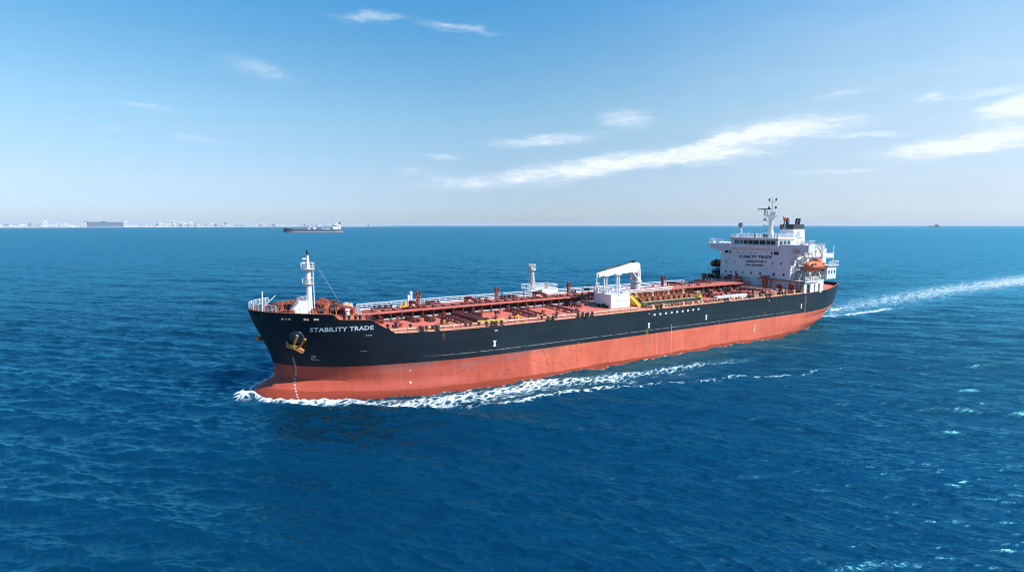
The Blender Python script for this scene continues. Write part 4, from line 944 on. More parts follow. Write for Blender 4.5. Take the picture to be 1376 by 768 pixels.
# aft galleries and stairs on each side, behind the wings
for s in (1, -1):
    ag = put('aft_gallery', None, tanker)
    b = MB(); b.box(30.5, 36.2, s * 11.62, s * 15.0, 20.1, 20.32); b.box(28.5, 33.8, s * 11.62, s * 15.4, 17.75, 17.95); b.box(34.5, 42.5, s * 11.62, s * 12.2, 17.75, 17.9)
    T(b, 'gallery_deck', 'white', ag)
    b = MB(); b.box(29.0, 33.6, s * 11.62, s * 15.0, 14.08, 17.74); T(b, 'gallery_house', 'white', ag)
    for X in (29.8, 31.2, 32.6): b = MB(); b.box(X - .3, X + .3, s * 15.0, s * 15.03, 15.6, 16.5); T(b, 'window', 'glass', ag)
    b = MB()
    for X in (30.7, 36.0):
        for y in (12.0, 14.8): b.beam((X, s * y, 17.9), (X, s * y, 23.6), .2, .2)
    T(b, 'gallery_post', 'white_clean', ag); b = MB()
    b.beam((41.5, s * 13.2, 20.6), (36.0, s * 13.2, 22.9), .2, .5); b.beam((41.5, s * 14.2, 20.6), (36.0, s * 14.2, 22.9), .2, .5)
    b.tube([(42.5, s * 14.8, 23.8), (40.5, s * 14.9, 23.9), (38.8, s * 14.9, 23.3), (37.2, s * 14.9, 22.2), (36.3, s * 14.9, 20.4)], .22, 7)
    b.tube([(42.5, s * 13.2, 23.8), (40.5, s * 13.2, 23.9), (38.8, s * 13.2, 23.3), (37.2, s * 13.2, 22.2), (36.3, s * 13.2, 20.4)], .22, 7)
    for X in (41.5, 39.5, 37.8): b.beam((X, s * 14.9, 20.3), (X, s * 14.9, 23.6), .14, .14)
    T(b, 'gallery_stair', 'white_clean', ag, smooth=40)
    b = MB(); b.rail([(36.1, s * 14.9, 20.3), (30.6, s * 14.9, 20.3), (30.6, s * 11.8, 20.3)], 1.0, 3, .06, .9); T(b, 'landing_railing', 'rail_white', ag); b = MB(); b.rail([(33.7, s * 15.3, 17.95), (28.6, s * 15.3, 17.95)], 1.1, 3, .06, .9)
    T(b, 'gallery_railing', 'rail_white', ag); b = MB()
    b.rail([(45.7, s * 16.1, 14.08), (40, s * 15.9, 14.08), (35.5, s * 15.1, 14.08), (30, s * 12, 14.08)], 1.05, 3, .05, 1.0)
    T(b, 'boat_deck_railing', 'rail_white', ag)
    b = MB(); b.box(31, 36, s * 14.95, s * 15.0, 20.4, 21.2); T(b, 'gallery_screen', 'white_clean', ag)
# boat davits
for s in (1, -1):
    dv = put('boat_davit', None, tanker)
    b = MB()
    for X in (41.3, 36.6):
        b.beam((X, s * 12.0, 14.1), (X, s * 14.2, 16.6), .32, .4); b.beam((X, s * 14.2, 16.6), (X, s * 13.4, 20.0), .3, .34); b.beam((X, s * 13.4, 20.0), (X, s * 14.6, 20.4), .26, .28); b.beam((X, s * 15.4, 14.1), (X, s * 14.2, 16.4), .22, .22)
    b.beam((41.3, s * 13.9, 16.3), (36.6, s * 13.9, 16.3), .2, .2)
    T(b, 'davit_arm', 'white', dv)
    b = MB()
    for i in range(30):
        X, y, h = rnd.uniform(35.5, 45.2), rnd.uniform(12.2, 15.5), rnd.uniform(.6, 2.3); b.cyl((X, s * y, 14.08), (X, s * y, 14.08 + h), rnd.uniform(.05, .16), n=6)
        if i % 3 == 0: b.box(X - .35, X + .35, s * y - .3, s * y + .3, 14.08, 14.08 + h * .5)
    b.rail([(45.4, s * 12.4, 14.08), (42, s * 12.4, 14.08)], 3.4, 5, .05, .8)
    b.beam((45, s * 13, 14.1), (42.4, s * 13, 17.6), .12, .3); b.beam((45, s * 13.8, 14.1), (42.4, s * 13.8, 17.6), .12, .3)
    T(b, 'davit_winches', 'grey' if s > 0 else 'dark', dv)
    b = MB()
    for X in (38.8, 40.2, 37.5): b.cyl((X, s * 13.9, 14.1), (X, s * 13.9, 15.3), .35, n=8); b.box(X - .6, X + .1, s * 14.4, s * 15, 14.1, 14.9)
    T(b, 'liferaft_canister', 'cream', dv, smooth=40)
# cross walkway and crane post forward of the house
b = MB(); b.box(56.6, 58.2, 5.8, 14.6, 12.3, 12.5)
for y in (6.2, 8.8, 11.6, 14.3): b.beam((57.4, y, deckz(y)), (57.4, y, 12.3), .35, .35)
b.rail([(58.1, 5.8, 12.5), (58.1, 14.5, 12.5)], .9, 2, .04, 1.1); T(b, 'cross_walkway', 'pipe_red')
b = MB(); b.box(58.0, 58.3, 5.6, 14.7, 12.25, 12.62); T(b, 'walkway_edge', 'cream')
b = MB(); b.cyl((48.2, 5.9, 11.0), (48.2, 5.9, 14.6), .75, n=12); b.cyl((48.2, 5.9, 14.5), (48.2, 5.9, 15.0), 1.35, 1.2, 14); b.cyl((47.9, 7.5, 11), (47.9, 7.5, 14.3), .2, n=8); b.box(47.6, 48.8, 6.4, 7.7, 13.9, 14.3); T(b, 'vent_trunk', 'pipe_red', smooth=40)
for X, y, h in ((47.3, -4.2, 3.6), (47.4, -2.6, 2.6), (48.6, -1.6, 2.2), (47.2, 9.4, 1.6), (48.8, 11.5, 1.7), (47.2, 13.2, 2.2), (48.2, 14.5, 2.0), (47.3, -8.0, 2.4)):
    b = MB(); b.cyl((X, y, 11), (X, y, 11 + h), .38, n=9); b.box(X - .5, X + .5, y - .45, y + .45, 11 + h * .6, 11 + h * .8); b.ball((X, y, 11 + h), .5, .5, .35, 8, 5); T(b, 'vent_cowl', rnd.choice(['pipe_red', 'dark_red', 'dark']), smooth=40)
b = MB(); b.box(46.2, 49.5, -14.5, -10.0, 12.9, 13.1); b.box(47, 48.5, -13.8, -12.6, 13.1, 14.0); b.box(46.6, 47.6, -11.8, -10.8, 13.1, 14.4); b.rail([(49.4, -14.4, 13.1), (49.4, -10, 13.1)], 1.0, 3, .05, .8)
for y in (-14.3, -10.2): b.beam((48, y, 10.9), (48, y, 12.9), .25, .25)
T(b, 'store_platform', 'dark')

# ------------------------------------------------------------------ boats hung in the davits (things of their own)
def ship_place(o, x, y, z, turn=0.0):
    f = Vector((-math.cos(TH), -math.sin(TH), 0)); l = Vector((math.sin(TH), -math.cos(TH), 0))
    o.location = tanker.location + f * x + l * y + Vector((0, 0, z)); o.rotation_euler = (0, 0, math.pi + TH + turn)
def lifeboat(name, L, Bm, H, mat, label, at):
    e = put(name, None, None, label=label, category='lifeboat')
    vs = []; fs = []; NX, NP = 22, 20
    for i in range(NX + 1):
        u = -1 + 2 * i / NX
        k = max(0.02, 1 - abs(u) ** 3.2) ** .62
        for j in range(NP):
            t = 2 * math.pi * j / NP; y = math.cos(t); z = math.sin(t)
            zz = z * (.62 if z > 0 else .5) * H
            vs.append((u * L / 2, y * Bm / 2 * k * (1 if z > 0 else (1 - .25 * -z)), zz * (k if z > 0 else k ** .8) + .12 * H * abs(u) ** 3))
    for i in range(NX):
        for j in range(NP): a = i * NP + j; c = i * NP + (j + 1) % NP; fs.append((a, c, c + NP, a + NP))
    fs += [tuple(range(NP)), tuple(range((NX + 1) * NP - 1, NX * NP - 1, -1))]
    b = MB(); b.add(vs, fs); T(b, 'boat_hull', mat, e, smooth=45)
    b = MB(); b.lathe((-L * .12, 0, H * .5), [(Bm * .34, 0), (Bm * .33, H * .2), (Bm * .26, H * .34), (.1, H * .36)], 14); T(b, 'steering_dome', mat, e, smooth=40)
    b = MB(); n = 24
    b.tube([(L * .485 * math.cos(2 * math.pi * i / n) * .96, Bm * .5 * (abs(math.sin(2 * math.pi * i / n)) ** .75) * (1 if math.sin(2 * math.pi * i / n) >= 0 else -1), .02) for i in range(n + 1)], .09, 6); T(b, 'rubbing_strake', 'pipe_red', e)
    b = MB()
    for x in (L * .18, L * .32, -L * .3): b.box(x - .3, x + .3, Bm * .36, Bm * .47, H * .24, H * .4)
    b.box(-L * .12 + .5, -L * .12 + Bm * .36, -.35, .35, H * .56, H * .72); T(b, 'boat_window', 'glass', e)
    b = MB(); b.cyl((-L * .46, 0, -H * .35), (-L * .5, 0, -H * .35), .4, n=10); T(b, 'propeller_guard', 'dark', e)
    ship_place(e, *at); return e
lifeboat('lifeboat', 8.6, 2.9, 2.7, 'lifeboat', 'bright orange enclosed lifeboat hung in davits on the sunlit side of the white superstructure', (38.9, 14.4, 17.75))
lifeboat('lifeboat', 5.6, 2.1, 2.2, 'boat_shaded_red', 'dark red lifeboat in shade hung beyond the far edge of the white superstructure', (42.6, -12.9, 17.2))
lifeboat('rescue_boat', 4.2, 1.7, 1.8, 'boat_shaded_red', 'small rescue boat, dark red in shade, hung outboard of the shaded lifeboat', (44.6, -14.3, 17.0))

# ------------------------------------------------------------------ the sea: one sheet to the horizon, wave heights from a sum of swells
def build_sea():
    rng = np.random.default_rng(5)
    fine = np.arange(-52, 52.01, .085); coarse = np.concatenate([np.linspace(-180, -54, 64), fine, np.linspace(54, 180, 64)])
    ang = np.radians(coarse[:-1])
    rn = np.concatenate([[3, 7, 12, 18, 25, 31, 36, 40]])
    dy = np.concatenate([np.arange(500, 30, -.62), np.arange(30, 6, -.4), np.arange(6, 1.2, -.2), [1.0, .85, .75, .68]])
    r = np.concatenate([rn, CAM_H * 716.03 / dy]); r = np.maximum.accumulate(r)
    NA, NR = len(ang), len(r)
    Rr, A = np.meshgrid(r, ang, indexing='ij')
    X0 = Rr * np.sin(A); Y0 = Rr * np.cos(A)
    rx, ry = np.sin(A), np.cos(A)
    dr = np.gradient(r)[:, None]; da = np.gradient(coarse[:-1]) * math.pi / 180; dt = Rr * np.abs(da)[None, :]
    LOST = np.zeros_like(X0); Z = np.zeros_like(X0); DX = np.zeros_like(X0); DY = np.zeros_like(X0); SL = np.zeros_like(X0)
    NWV = 90
    lam = np.exp(np.linspace(math.log(.55), math.log(30), NWV))
    main = math.radians(-104)      # waves run towards the camera, a little to its left
    for i, l in enumerate(lam):
        k = 2 * math.pi / l
        th = main + rng.normal(0, .36 if l < 1.6 else .24)
        kx, ky = k * math.cos(th), k * math.sin(th)
        slope = .080 * (1.0 if l < 2.4 else (2.4 / l) ** .62) * (0.8 + .4 * rng.random())
        a = slope / k; ph = rng.random() * 6.283
        kr = np.abs(kx * rx + ky * ry) * dr; kt = np.abs(kx * ry - ky * rx) * dt
        w = np.clip(1.9 - np.maximum(kr, kt) / 1.75, 0, 1)
        LOST += slope ** 2 * (1 - w * w) / 2
        if w.max() <= 0: continue
        p = kx * X0 + ky * Y0 + ph
        s, c = np.sin(p), np.cos(p)
        Z += w * a * (c + (.38 * np.cos(2 * p) if l < 7 else 0)); SL += w * slope * c
        DX -= w * a * (kx / k) * s * .78; DY -= w * a * (ky / k) * s * .78
    # gusts: patches of rougher and smoother water
    g = 1 + .10 * np.sin(X0 / 37 + 1.3 * np.sin(Y0 / 51)) * np.sin(Y0 / 29 + 1.1 * np.sin(X0 / 43) + 2)
    Z *= g
    # ship frame
    c, s = math.cos(TH), math.sin(TH); ox, oy = tanker.location.x, tanker.location.y
    sx = -c * (X0 - ox) - s * (Y0 - oy); sy = s * (X0 - ox) - c * (Y0 - oy)
    xs = np.linspace(20, 182, 400); bx = np.array([beam(min(X, 180.25), 0) if X > 21.5 else 0 for X in xs])
    B0 = np.interp(sx, xs, bx, left=0, right=0)
    def S(x, a, b): t = np.clip((x - a) / (b - a), 0, 1); return t * t * (3 - 2 * t)
    wob = 1.1 * np.sin(sx / 5.3 + 1) + .8 * np.sin(sx / 2.9) + .5 * np.sin(sx / 1.7 + sy / 3)
    foam = np.zeros_like(X0); aer = np.zeros_like(X0)
    for sd in (1, -1):
        d = sd * sy - B0; near = (sd * sy > -.5)
        # curl at the stem, then a dense band lying against the bow
        wid = np.interp(sx, [70, 100, 118, 128, 140, 152, 160, 168, 176, 181, 183.5], [3.5, 4.6, 6.5, 8.4, 8.6, 9.4, 8.4, 6.4, 4.6, 3.4, 1.6])
        hug = np.interp(sx, [70, 100, 112, 120, 128, 133, 184], [10.0, 6.5, 4.8, 3.2, 1.0, -.5, -.8])
        t = (d + wob * .3 - hug) / wid
        band = np.clip(1 - np.abs(t * 2 - 1) ** 2.2, 0, 1) * S(sx, 66, 92) * (1 - S(sx, 182.5, 184.2)) * np.interp(sx, [70, 85, 100, 120, 135, 150, 165, 176, 184], [.25, .45, .60, .72, .80, .76, .80, .94, .98])
        # spreading crest away from the side, breaking here and there
        oy_ = np.interp(sx, [60, 85, 100, 117, 127, 140, 152, 160, 172], [44, 40, 36.4, 31.5, 28.0, 27.3, 24.5, 22.0, 13.0])
        u = sd * sy - oy_ + wob * .55
        crest = np.exp(-(u / .95) ** 2) * np.interp(sx, [60, 90, 98, 108, 118, 128, 140, 150, 160, 170], [.22, .50, .74, .50, .62, .82, .80, .62, .40, .1])
        mid = np.exp(-((sd * sy - (oy_ + B0) * .52 - 1 + wob) / 3.0) ** 2) * np.interp(sx, [85, 105, 120, 135, 150, 158], [.0, .42, .5, .52, .5, 0])
        thin = np.exp(-(np.maximum(d, 0) / .38) ** 2) * S(sx, 26, 40) * (1 - S(sx, 179.5, 180.5)) * .62
        aer = np.maximum(aer, np.maximum(band * near, mid) * .55)
        foam = np.maximum(foam, np.maximum.reduce([band * near, crest, mid, thin * near]))
        Z += near * (.55 * np.exp(-((d - 1.2) / 1.6) ** 2) * S(sx, 150, 172) * (1 - S(sx, 181, 184)) - .12 * np.exp(-(d / 6.0) ** 2) * S(sx, 100, 150))
        Z += .42 * np.exp(-(u / 1.8) ** 2) * S(sx, 55, 100) * (1 - S(sx, 160, 172))
        calm = np.exp(-(np.maximum(d - 1, 0) / 7.0) ** 2) * S(sx, 18, 60) * (1 - S(sx, 120, 165)) * near
        Z *= 1 - .35 * calm
    Z += 0
    front = np.exp(-((sx - 181.9) / 1.7) ** 2 - ((sy - .8) / 3.4) ** 2); foam = np.maximum(foam, front * .98); Z += .45 * front
    # wake astern: two bright streaks, then a long pale road
    aft = 26 - sx
    cy = np.interp(aft, [0, 60, 130, 240, 600], [0.5, -4.5, -8.5, -8, 5]); hw = np.interp(aft, [0, 15, 60, 160, 400], [2.5, 6, 10, 12, 20])
    v = (sy - cy) / hw
    road = np.exp(-v * v * .62) * S(aft, 2, 14)
    far = np.interp(aft, [0, 40, 100, 240, 500], [.50, .54, .62, .72, .6])
    edge = np.exp(-((np.abs(v) - .85) / .16) ** 2) * S(aft, 20, 60)
    st = np.exp(-((sy - 4.2 - aft * .05 + wob * .25) / 1.7) ** 2) * (1 - S(aft, 42, 66)) * S(aft, 6, 10) + np.exp(-((sy + 1.6 + aft * .02 + wob * .25) / 1.5) ** 2) * (1 - S(aft, 30, 60)) * S(aft, 4, 8)
    foam = np.maximum(foam, np.maximum.reduce([road * far, st * .84, edge * far * .75]))
    aer = np.maximum(aer, np.clip(road * .9 + st * .5, 0, 1)); Z *= 1 - .45 * road
    lump = (np.sin(sx * 1.9 + 2 * np.sin(sy * .8)) * np.sin(sy * 2.3 + 1.7 * np.sin(sx * .7)) + .6 * np.sin(sx * 3.7 + sy * 2.9)) * .5 + .5
    Z += np.clip(foam - .45, 0, .5) * lump * .75 * (sx > 60)
    # a scatter of small whitecaps
    sg = SL.std(); cap = S(SL, 3.1 * sg, 3.8 * sg) * S(Z, .4, .8); foam = np.maximum(foam, cap * .5)
    P = np.stack([X0 + DX, Y0 + DY, Z], -1).reshape(-1, 3)
    far_flat = np.clip((Rr.reshape(-1) - 9000) / 4000, 0, 1); P[:, 2] *= 1 - far_flat
    me = bpy.data.meshes.new('sea')
    idx = np.arange(NR * NA).reshape(NR, NA); a = idx[:-1, :]; b = np.roll(idx, -1, 1)[:-1, :]; d_ = np.roll(idx, -1, 1)[1:, :]; e = idx[1:, :]
    q = np.stack([a, b, d_, e], -1).reshape(-1, 4)
    me.vertices.add(len(P)); me.vertices.foreach_set('co', P.astype(np.float32).ravel())
    me.loops.add(q.size); me.loops.foreach_set('vertex_index', q.astype(np.int32).ravel())
    me.polygons.add(len(q)); me.polygons.foreach_set('loop_start', np.arange(0, q.size, 4, dtype=np.int32))
    me.polygons.foreach_set('use_smooth', np.ones(len(q), dtype=bool))
    me.update(); me.validate()
    for nm, arr in (('foam', foam), ('aerated', aer), ('ripple', np.sqrt(.08 ** 2 + 0.50 * LOST))):
        at = me.attributes.new(nm, 'FLOAT', 'POINT'); at.data.foreach_set('value', arr.astype(np.float32).ravel())
    m, nt, bs = new_mat('sea_water')
    oc = coords(nt)
    f = nt.nodes.new('ShaderNodeAttribute'); f.attribute_name = 'foam'; f = V(nt, f.outputs['Fac'])
    ae = nt.nodes.new('ShaderNodeAttribute'); ae.attribute_name = 'aerated'; ae = V(nt, ae.outputs['Fac'])
    rot = math.pi + TH
    sh = mapped(nt, oc, (1, 1, 1), rot=(0, 0, -rot))           # axes along the ship's course
    fn1 = noise(nt, mapped(nt, sh, (.26, .75, 1)), 1.0, 7, .66, .5); fn2 = noise(nt, mapped(nt, sh, (1.1, 1.9, 1)), 1.0, 5, .7, .8)
    vo = nt.nodes.new('ShaderNodeTexVoronoi'); nt.links.new(mapped(nt, sh, (.55, 1.05, 1)), vo.inputs['Vector']); vo.feature = 'DISTANCE_TO_EDGE'; vo.inputs['Scale'].default_value = 1.0
    cell = 1.0 - V(nt, vo.outputs['Distance']).step(.0, .38)
    fz = (fn1 * .48 + fn2 * .36 + cell * .22 - .53) * 2.3 + .44
    fm = (f * 1.06 + fz - 1.08).step(.0, .46) * f.step(.02, .12)
    big = noise(nt, mapped(nt, oc, (.004, .012, 1)), 1.0, 4, .6)
    deep = mix(nt, big.step(.3, .7), (.0001, .0155, .034), (.0002, .022, .045))
    deep = mix(nt, (ae * .75).clamp() * fn1.step(.3, .65), deep, (.08, .24, .34))
    col = mix(nt, fm, deep, mix(nt, fn2.step(.3, .7), (.60, .67, .72), (.84, .86, .87)))
    rg = nt.nodes.new('ShaderNodeAttribute'); rg.attribute_name = 'ripple'; rg = V(nt, rg.outputs['Fac'])
    nt.nodes.remove(bs)
    df = nt.nodes.new('ShaderNodeBsdfDiffuse'); gl = nt.nodes.new('ShaderNodeBsdfGlossy'); fr = nt.nodes.new('ShaderNodeFresnel'); ms = nt.nodes.new('ShaderNodeMixShader')
    fr.inputs['IOR'].default_value = 2.3
    nt.links.new(col, df.inputs['Color']); gl.inputs['Color'].default_value = (.24, .84, 1.0, 1)
    nt.links.new((fm * .4 + rg._m('SQRT') * .86).clamp().k, gl.inputs['Roughness'])
    # the rougher the unresolved ripple, the less of the sky it can mirror
    nt.links.new(((V(nt, fr.outputs[0]) * rg.lin(.10, .23, .98, .56)) * (1.0 - fm * .9)).k, ms.inputs[0]); nt.links.new(df.outputs[0], ms.inputs[1]); nt.links.new(gl.outputs[0], ms.inputs[2])
    nt.links.new(ms.outputs[0], nt.nodes['Material Output'].inputs['Surface'])
    mb1 = noise(nt, mapped(nt, oc, (.85, 1.5, 1), rot=(0, 0, R(14))), 1.7, 4, .62, .3)
    mb2 = noise(nt, mapped(nt, oc, (.35, .8, 1), rot=(0, 0, R(-10))), 1.0, 3, .55, .2)
    h = mb1 * .085 + mb2 * .12 + fm * (fn2 + .4) * .55
    # ripples too small for the sheet itself, as a spread of slopes
    def rip(vec, sc, det):
        n = nt.nodes.new('ShaderNodeTexNoise'); nt.links.new(vec, n.inputs['Vector']); n.inputs['Scale'].default_value = sc; n.inputs['Detail'].default_value = det; n.inputs['Roughness'].default_value = .6
        q = nt.nodes.new('ShaderNodeVectorMath'); q.operation = 'SUBTRACT'; nt.links.new(n.outputs['Color'], q.inputs[0]); q.inputs[1].default_value = (.5, .5, .5); return q.outputs[0]
    def vm(op, a, b):
        q = nt.nodes.new('ShaderNodeVectorMath'); q.operation = op; nt.links.new(a, q.inputs[0])
        if isinstance(b, tuple): q.inputs[1].default_value = b
        else: nt.links.new(b, q.inputs[1])
        return q.outputs[0]
    r1 = vm('MULTIPLY', rip(mapped(nt, oc, (.38, 1.9, 1), rot=(0, 0, R(12))), 2.0, 5), (.45, 1.6, 0))
    r2 = vm('MULTIPLY', rip(mapped(nt, oc, (.13, .36, 1), rot=(0, 0, R(-8))), 1.0, 2), (.15, .75, 0))
    nv = vm('NORMALIZE', vm('ADD', vm('ADD', vm('ADD', bump(nt, h, .8, 1.0), r1), r2), (0, 0, .48)), (0, 0, 0))
    for q in (df, gl, fr): nt.links.new(nv, q.inputs['Normal'])
    me.materials.append(m)
    return put('sea', me, None, kind='structure')
build_sea()

# ------------------------------------------------------------------ second tanker, far off
def at_px(px, dist):
    d = px_dir(px, 303); a = math.atan2(d.x, d.y); return Vector((dist * math.sin(a), dist * math.cos(a), 0)), a
def far_tanker():
    L = 232.0; pos, a = at_px(422, 2390)
    e = put('distant_tanker', None, None, label='far off tanker with dark hull and white house astern, near the horizon', category='tanker ship')
    e.location = pos; e.rotation_euler = (0, 0, math.pi - a + R(4))
    def hb(X, z):
        t = (L / 2 - 3 + z * .3) - X; s = X + L / 2
        return 17.5 * min(1, (max(0, t) / 34) ** .55, (.35 + .65 * min(1, s / 30)) ** 1)
    b = MB(); xs = [-116, -112, -104, -95, -85, -60, 0, 60, 80, 90, 91, 100, 106, 110, 112, 113.5, 115, 116.5, 118]; zs = [-3, 0, 3, 5.2, 5.25, 9, 13]
    vs = []; fs = []
    for s in (1, -1):
        o = len(vs)
        for X in xs:
            zt = 13 if X < 90.5 else 17.5
            for z in zs:
                zz = z if z < 6 else 5.25 + (z - 5.25) / 7.75 * (zt - 5.25)
                vs.append((X, s * hb(X, zz), zz))
        for i in range(len(xs) - 1):
            for j in range(len(zs) - 1): q = (o + i * 7 + j, o + (i + 1) * 7 + j, o + (i + 1) * 7 + j + 1, o + i * 7 + j + 1); fs.append(q)
    n = len(xs) * 7
    for j in range(6): fs.append((j, j + 1, n + j + 1, n + j))
    b.add(vs, fs)
    h = b.build('hull', [M['far_hazed_black'], M['far_hazed_red']], e)
    for p in h.data.polygons: p.material_index = 1 if p.center.z < 5.22 else 0
    b = MB(); vs = []; fs = []
    for X in xs:
        z = 12.6 if X < 90.5 else 17.0; w = hb(X, z) - .3; vs += [(X, -w, z), (X, w, z)]
    for i in range(len(xs) - 1): fs.append((2 * i, 2 * i + 2, 2 * i + 3, 2 * i + 1))
    b.add(vs, fs); b.build('main_deck', M['deck_red'], e)
    b = MB(); b.box(-96, -74, -13, 13, 12.6, 30); b.box(-94, -78, -17, 17, 30, 33.5); b.box(-93, -83, -9, 9, 33.5, 37); b.box(-97.5, -73, -13.6, 13.6, 20, 20.6); b.box(-97.5, -73, -13.6, 13.6, 25, 25.6); su = b.build('superstructure', M['white_clean'], e)
    b = MB(); b.box(-72.95, -72.9, -12, 12, 27.0, 28.4); b.box(-77.95, -77.9, -15, 15, 31.2, 32.6); b.build('windows', M['glass'], su)
    b = MB(); b.box(-106, -99, -4, 4, 12.6, 34); b.build('funnel', M['white_clean'], e)
    b = MB(); b.box(-106.1, -98.9, -4.1, 4.1, 34, 39.5); b.cyl((-102, 0, 39.4), (-103, 0, 42.5), 1.2, n=8); b.build('funnel_band', M['black'], e)
    b = MB(); b.cyl((-88, 0, 37), (-88, 0, 47), 1.1, .6, 8); b.box(-89, -87, -4, 4, 42, 42.6); b.build('radar_mast', M['white'], e)
    b = MB(); b.cyl((98, 0, 17), (98, 0, 28), .8, .5, 8); b.box(97.5, 98.5, -2, 2, 24, 24.6); b.build('foremast', M['white'], e)
    b = MB(); b.box(-8, 4, -6, 6, 13, 19); b.box(16, 26, -6, 6, 13, 17.5); b.cyl((0, 0, 13), (0, 0, 25), 1.3, n=8); b.beam((0, 0, 24), (20, 3, 22.5), 1.6, 1.8); b.build('deck_crane', M['white'], e)
    b = MB(); b.box(-70, 88, -1.8, 1.8, 14.6, 15.2)
    for X in range(-70, 88, 8): b.box(X - .3, X + .3, -1.5, 1.5, 12.6, 14.6)
    b.build('catwalk', M['pipe_red'], e)
    b = MB(); b.box(-62, -40, 8, 15, 12.6, 15.5); b.box(-36, -30, 6, 12, 12.6, 17); b.build('deck_house', M['white'], e)
M['far_hazed_black'] = paint('distant_hazed_black', (.06, .085, .125), .5, .2, .2)  # black lightened and blued: distance haze put into the paint
M['far_hazed_red'] = paint('distant_hazed_red', (.34, .21, .21), .6, .15, .1)  # red paled by distance haze mixed into its colour
far_tanker()
def speck():
    pos, a = at_px(1255, 13000)
    e = put('distant_ship', None, None, label='tiny hazy ship on the horizon far to the right of the funnel', category='ship')
    e.location = pos; e.rotation_euler = (0, 0, -a + .2)
    b = MB(); b.prism([(-95, 0), (88, 0), (102, 17), (-100, 14)], 'y', -15, 15); b.build('hull', M['far_hazed_black'], e)
    b = MB(); b.box(20, 50, -13, 13, 15, 40); b.box(25, 45, -15, 15, 40, 46); b.box(58, 66, -4, 4, 15, 50); b.build('superstructure', M['grey'], e)
    b = MB(); b.cyl((-30, 0, 14), (-30, 0, 38), 2, n=6); b.cyl((-70, 0, 14), (-70, 0, 34), 2, n=6); b.build('cargo_masts', M['grey'], e)
speck()

# ------------------------------------------------------------------ the hazy coast
CD = 9000.0
def coast_pt(px, extra=0.0):
    dist = CD + max(0, (px - 120)) * 9.0 + extra
    return at_px(px, dist)
m, nt, bs = new_mat('coast_ground'); n = noise(nt, coords(nt), .01, 5, .6)
nt.links.new(mix(nt, n.step(.35, .65), (.20, .24, .24), (.42, .41, .38)), bs.inputs['Base Color']); bs.inputs['Roughness'].default_value = .9; M['coast'] = m
M['sand'] = paint('beach_sand', (.72, .69, .63), .9, .1, .01)
M['bld_white'] = paint('hazed_render_white', (.62, .64, .67), .7, .15, .03); M['bld_cream'] = paint('hazed_render_cream', (.54, .52, .50), .7, .15, .03)  # low-contrast tones with distance haze mixed into the paint
M['bld_grey'] = paint('hazed_render_grey', (.27, .32, .38), .7, .15, .03); M['bld_dark'] = paint('facade_hazed_dark', (.075, .12, .18), .5, .2, .03)  # haze and shade of the far coast put into these blue greys
M['bld_band'] = paint('facade_hazed_blue_grey', (.12, .18, .26), .6, .15, .03)  # floor bands blued by distance haze put into the colour
M['bld_win'] = paint('far_windows', (.06, .07, .09), .3, .2, .1)
def coast():
    b = MB(); vs = []; fs = []; pxs = list(range(-160, 545, 5)); K = 6
    for i, px in enumerate(pxs):
        end = min(1, (540 - px) / 60)
        hs = [0, 3, 10 + 5 * math.sin(px / 23.), 16 + 7 * math.sin(px / 41. + 1) + 4 * math.sin(px / 13.), 14 + 9 * math.sin(px / 31. + 2), 0]
        for (ex, h) in zip((0, 60, 300, 900, 1700, 3000), hs):
            p, a = coast_pt(px, ex); vs.append((p.x, p.y, h * max(0, end) - .5))
    for i in range(len(pxs) - 1):
        for k in range(K - 1): a = i * K + k; fs.append((a, a + K, a + K + 1, a + 1))
    b.add(vs, fs); b.build('coastal_hills', M['coast'], None, smooth=60, kind='structure')
    b = MB(); vs = []; fs = []
    for px in pxs[:-8]:
        for ex, z in ((-70, .6), (58, 4.2)): p, a = coast_pt(px, ex); vs.append((p.x, p.y, z))
    for i in range(len(vs) // 2 - 1): fs.append((2 * i, 2 * i + 2, 2 * i + 3, 2 * i + 1))
    b.add(vs, fs); b.build('beach', M['sand'], None, kind='structure')
coast()
def building_mesh(w, d, h, floors, steps, mats):
    b = MB(); b.box(-w / 2, w / 2, -d / 2, d / 2, -12, h)
    for k in range(steps): f = .62 - .22 * k; cx = (rnd.random() - .5) * w * .3; b.box(cx - w * f / 2, cx + w * f / 2, -d * f / 2, d * f / 2, h + k * h * .16, h + (k + 1) * h * .16)
    b.box(-w * .5, w * .5, -d / 2 - .8, -d / 2, h - 1.2, h + 1.4)
    b.m = 1
    for i in range(floors): z = h * (i + .35) / floors; b.box(-w * .46, w * .46, -d / 2 - .25, -d / 2, z, z + h / floors * .42); b.box(w / 2, w / 2 + .25, -d * .42, d * .42, z, z + h / floors * .42)
    me = b.build('b', mats, None); data = me.data; bpy.data.objects.remove(me); return data
VAR = []
for mt in ('bld_white', 'bld_white', 'bld_white', 'bld_cream', 'bld_grey'):
    for w, d, h, fl, st in ((30, 24, 18, 5, 1), (48, 26, 24, 7, 2), (24, 24, 34, 10, 1), (70, 30, 15, 4, 1)):
        VAR.append((mt, building_mesh(w, d, h, fl, st, [M[mt], M['bld_win']])))
def bld(px, extra, sc, var, label, group=None, name='apartment_block', cat='building'):
    p, a = coast_pt(px, extra)
    o = put(name, VAR[var][1], None, label=label, category=cat)
    if group: o['group'] = group
    o.location = p + Vector((0, 0, 4)); o.rotation_euler = (0, 0, -a + rnd.uniform(-.3, .3)); o.scale = sc if isinstance(sc, tuple) else (sc,) * 3
    return o
def row(p0, p1, n, hs, label, group, grey=.2):
    for i in range(n):
        px = rnd.uniform(p0, p1)
        v = rnd.randrange(0, 12) if rnd.random() > grey else rnd.randrange(12, 20)
        s = rnd.uniform(.8, 1.5); k = rnd.uniform(*hs) / s
        bld(px, rnd.uniform(70, 900), (s, s, s * k), v, label, group)
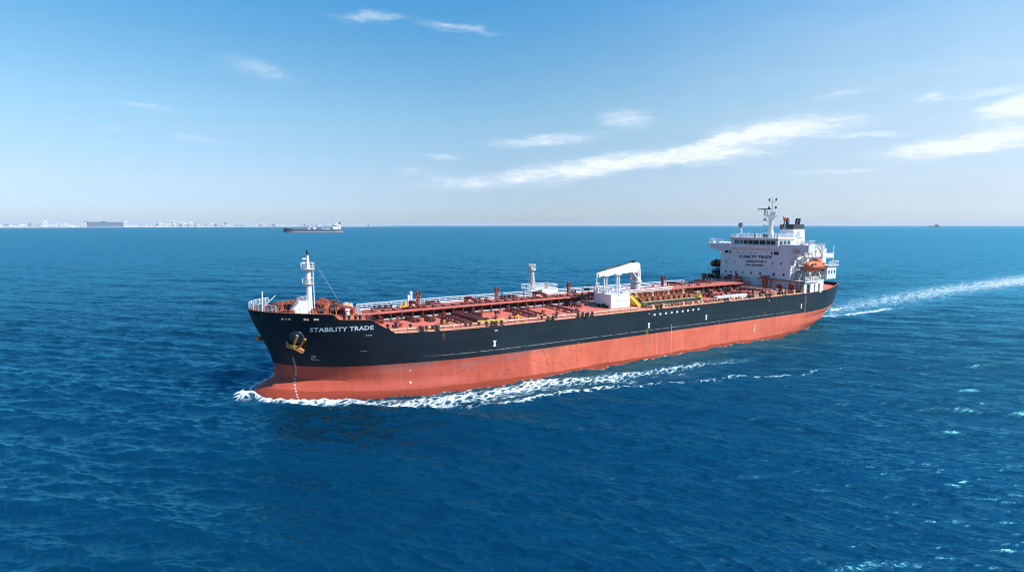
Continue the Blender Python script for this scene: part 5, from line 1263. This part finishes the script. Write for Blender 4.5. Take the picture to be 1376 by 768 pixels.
row(-30, 60, 38, (.8, 1.5), 'small pale building at the left end of the hazy coast', 'pale buildings at the left end of the coast', .25)
row(62, 112, 16, (.7, 1.3), 'small pale building just left of the long dark block on the coast', 'pale buildings left of the long dark block', .2)
row(176, 204, 12, (.7, 1.2), 'low pale building just right of the long dark block on the coast', 'low pale buildings right of the long dark block', .4)
row(205, 262, 40, (1.3, 2.9), 'tall white block in the dense middle of the hazy coastal town', 'tall white blocks in the middle of the town', .2)
row(262, 385, 56, (1.2, 2.2), 'pale building on the coast between the town centre and the far tanker', 'pale buildings towards the far tanker', .4)
row(385, 505, 40, (.9, 1.7), 'faint low building on the coast behind or right of the far tanker', 'faint low buildings behind the far tanker', .5)
# the long dark block and its white neighbour
p, a = coast_pt(143, 60); p0, _ = coast_pt(117, 60); p1, _ = coast_pt(164.5, 60); wd = (p1 - p0).length
lb = put('long_building', None, None, label='very long dark blue grey building on the left part of the coast', category='building')
lb.location = p + Vector((0, 0, 2)); d = (p1 - p0); lb.rotation_euler = (0, 0, math.atan2(d.y, d.x))
b = MB(); b.box(-wd / 2, wd / 2, 0, 60, -8, 70); b.box(-wd * .05, wd * .02, 5, 50, 70, 80); b.build('wall', M['bld_dark'], lb)
b = MB()
for i in range(9): b.box(-wd / 2, wd / 2, -.8, 0, 6 + i * 7, 8.2 + i * 7)
b.build('floor_bands', M['bld_band'], lb)
b = MB(); b.box(-wd / 2 - 1, wd / 2 + 1, -1.2, 61, 70, 72); b.build('roof', M['bld_band'], lb)
bld(169.5, 60, (1.9, 1.4, 2.2), 2, 'bright white slab block touching the right end of the long dark block', None)
bld(115, 90, (1.5, 1.2, 2.0), 13, 'pale block touching the left end of the long dark block', None)
bld(61, 90, (1.6, 1.4, 2.1), 10, 'white tower standing taller than the low blocks near the left end of the coast', None, 'apartment_tower')

# ------------------------------------------------------------------ the air: one even volume round sea, ships and coast
def haze():
    b = MB(); b.box(-36000, 36000, -30000, 45500, -6, 150)
    m = bpy.data.materials.new('haze_air'); m.use_nodes = True; nt = m.node_tree; nt.nodes.remove(nt.nodes['Principled BSDF'])
    v = nt.nodes.new('ShaderNodeVolumePrincipled'); v.inputs['Density'].default_value = HAZE; v.inputs['Color'].default_value = (.70, .85, 1, 1)
    nt.links.new(v.outputs[0], nt.nodes['Material Output'].inputs['Volume'])
    return b.build('haze', m, None, kind='stuff')
HAZE = 1.8e-5
haze()
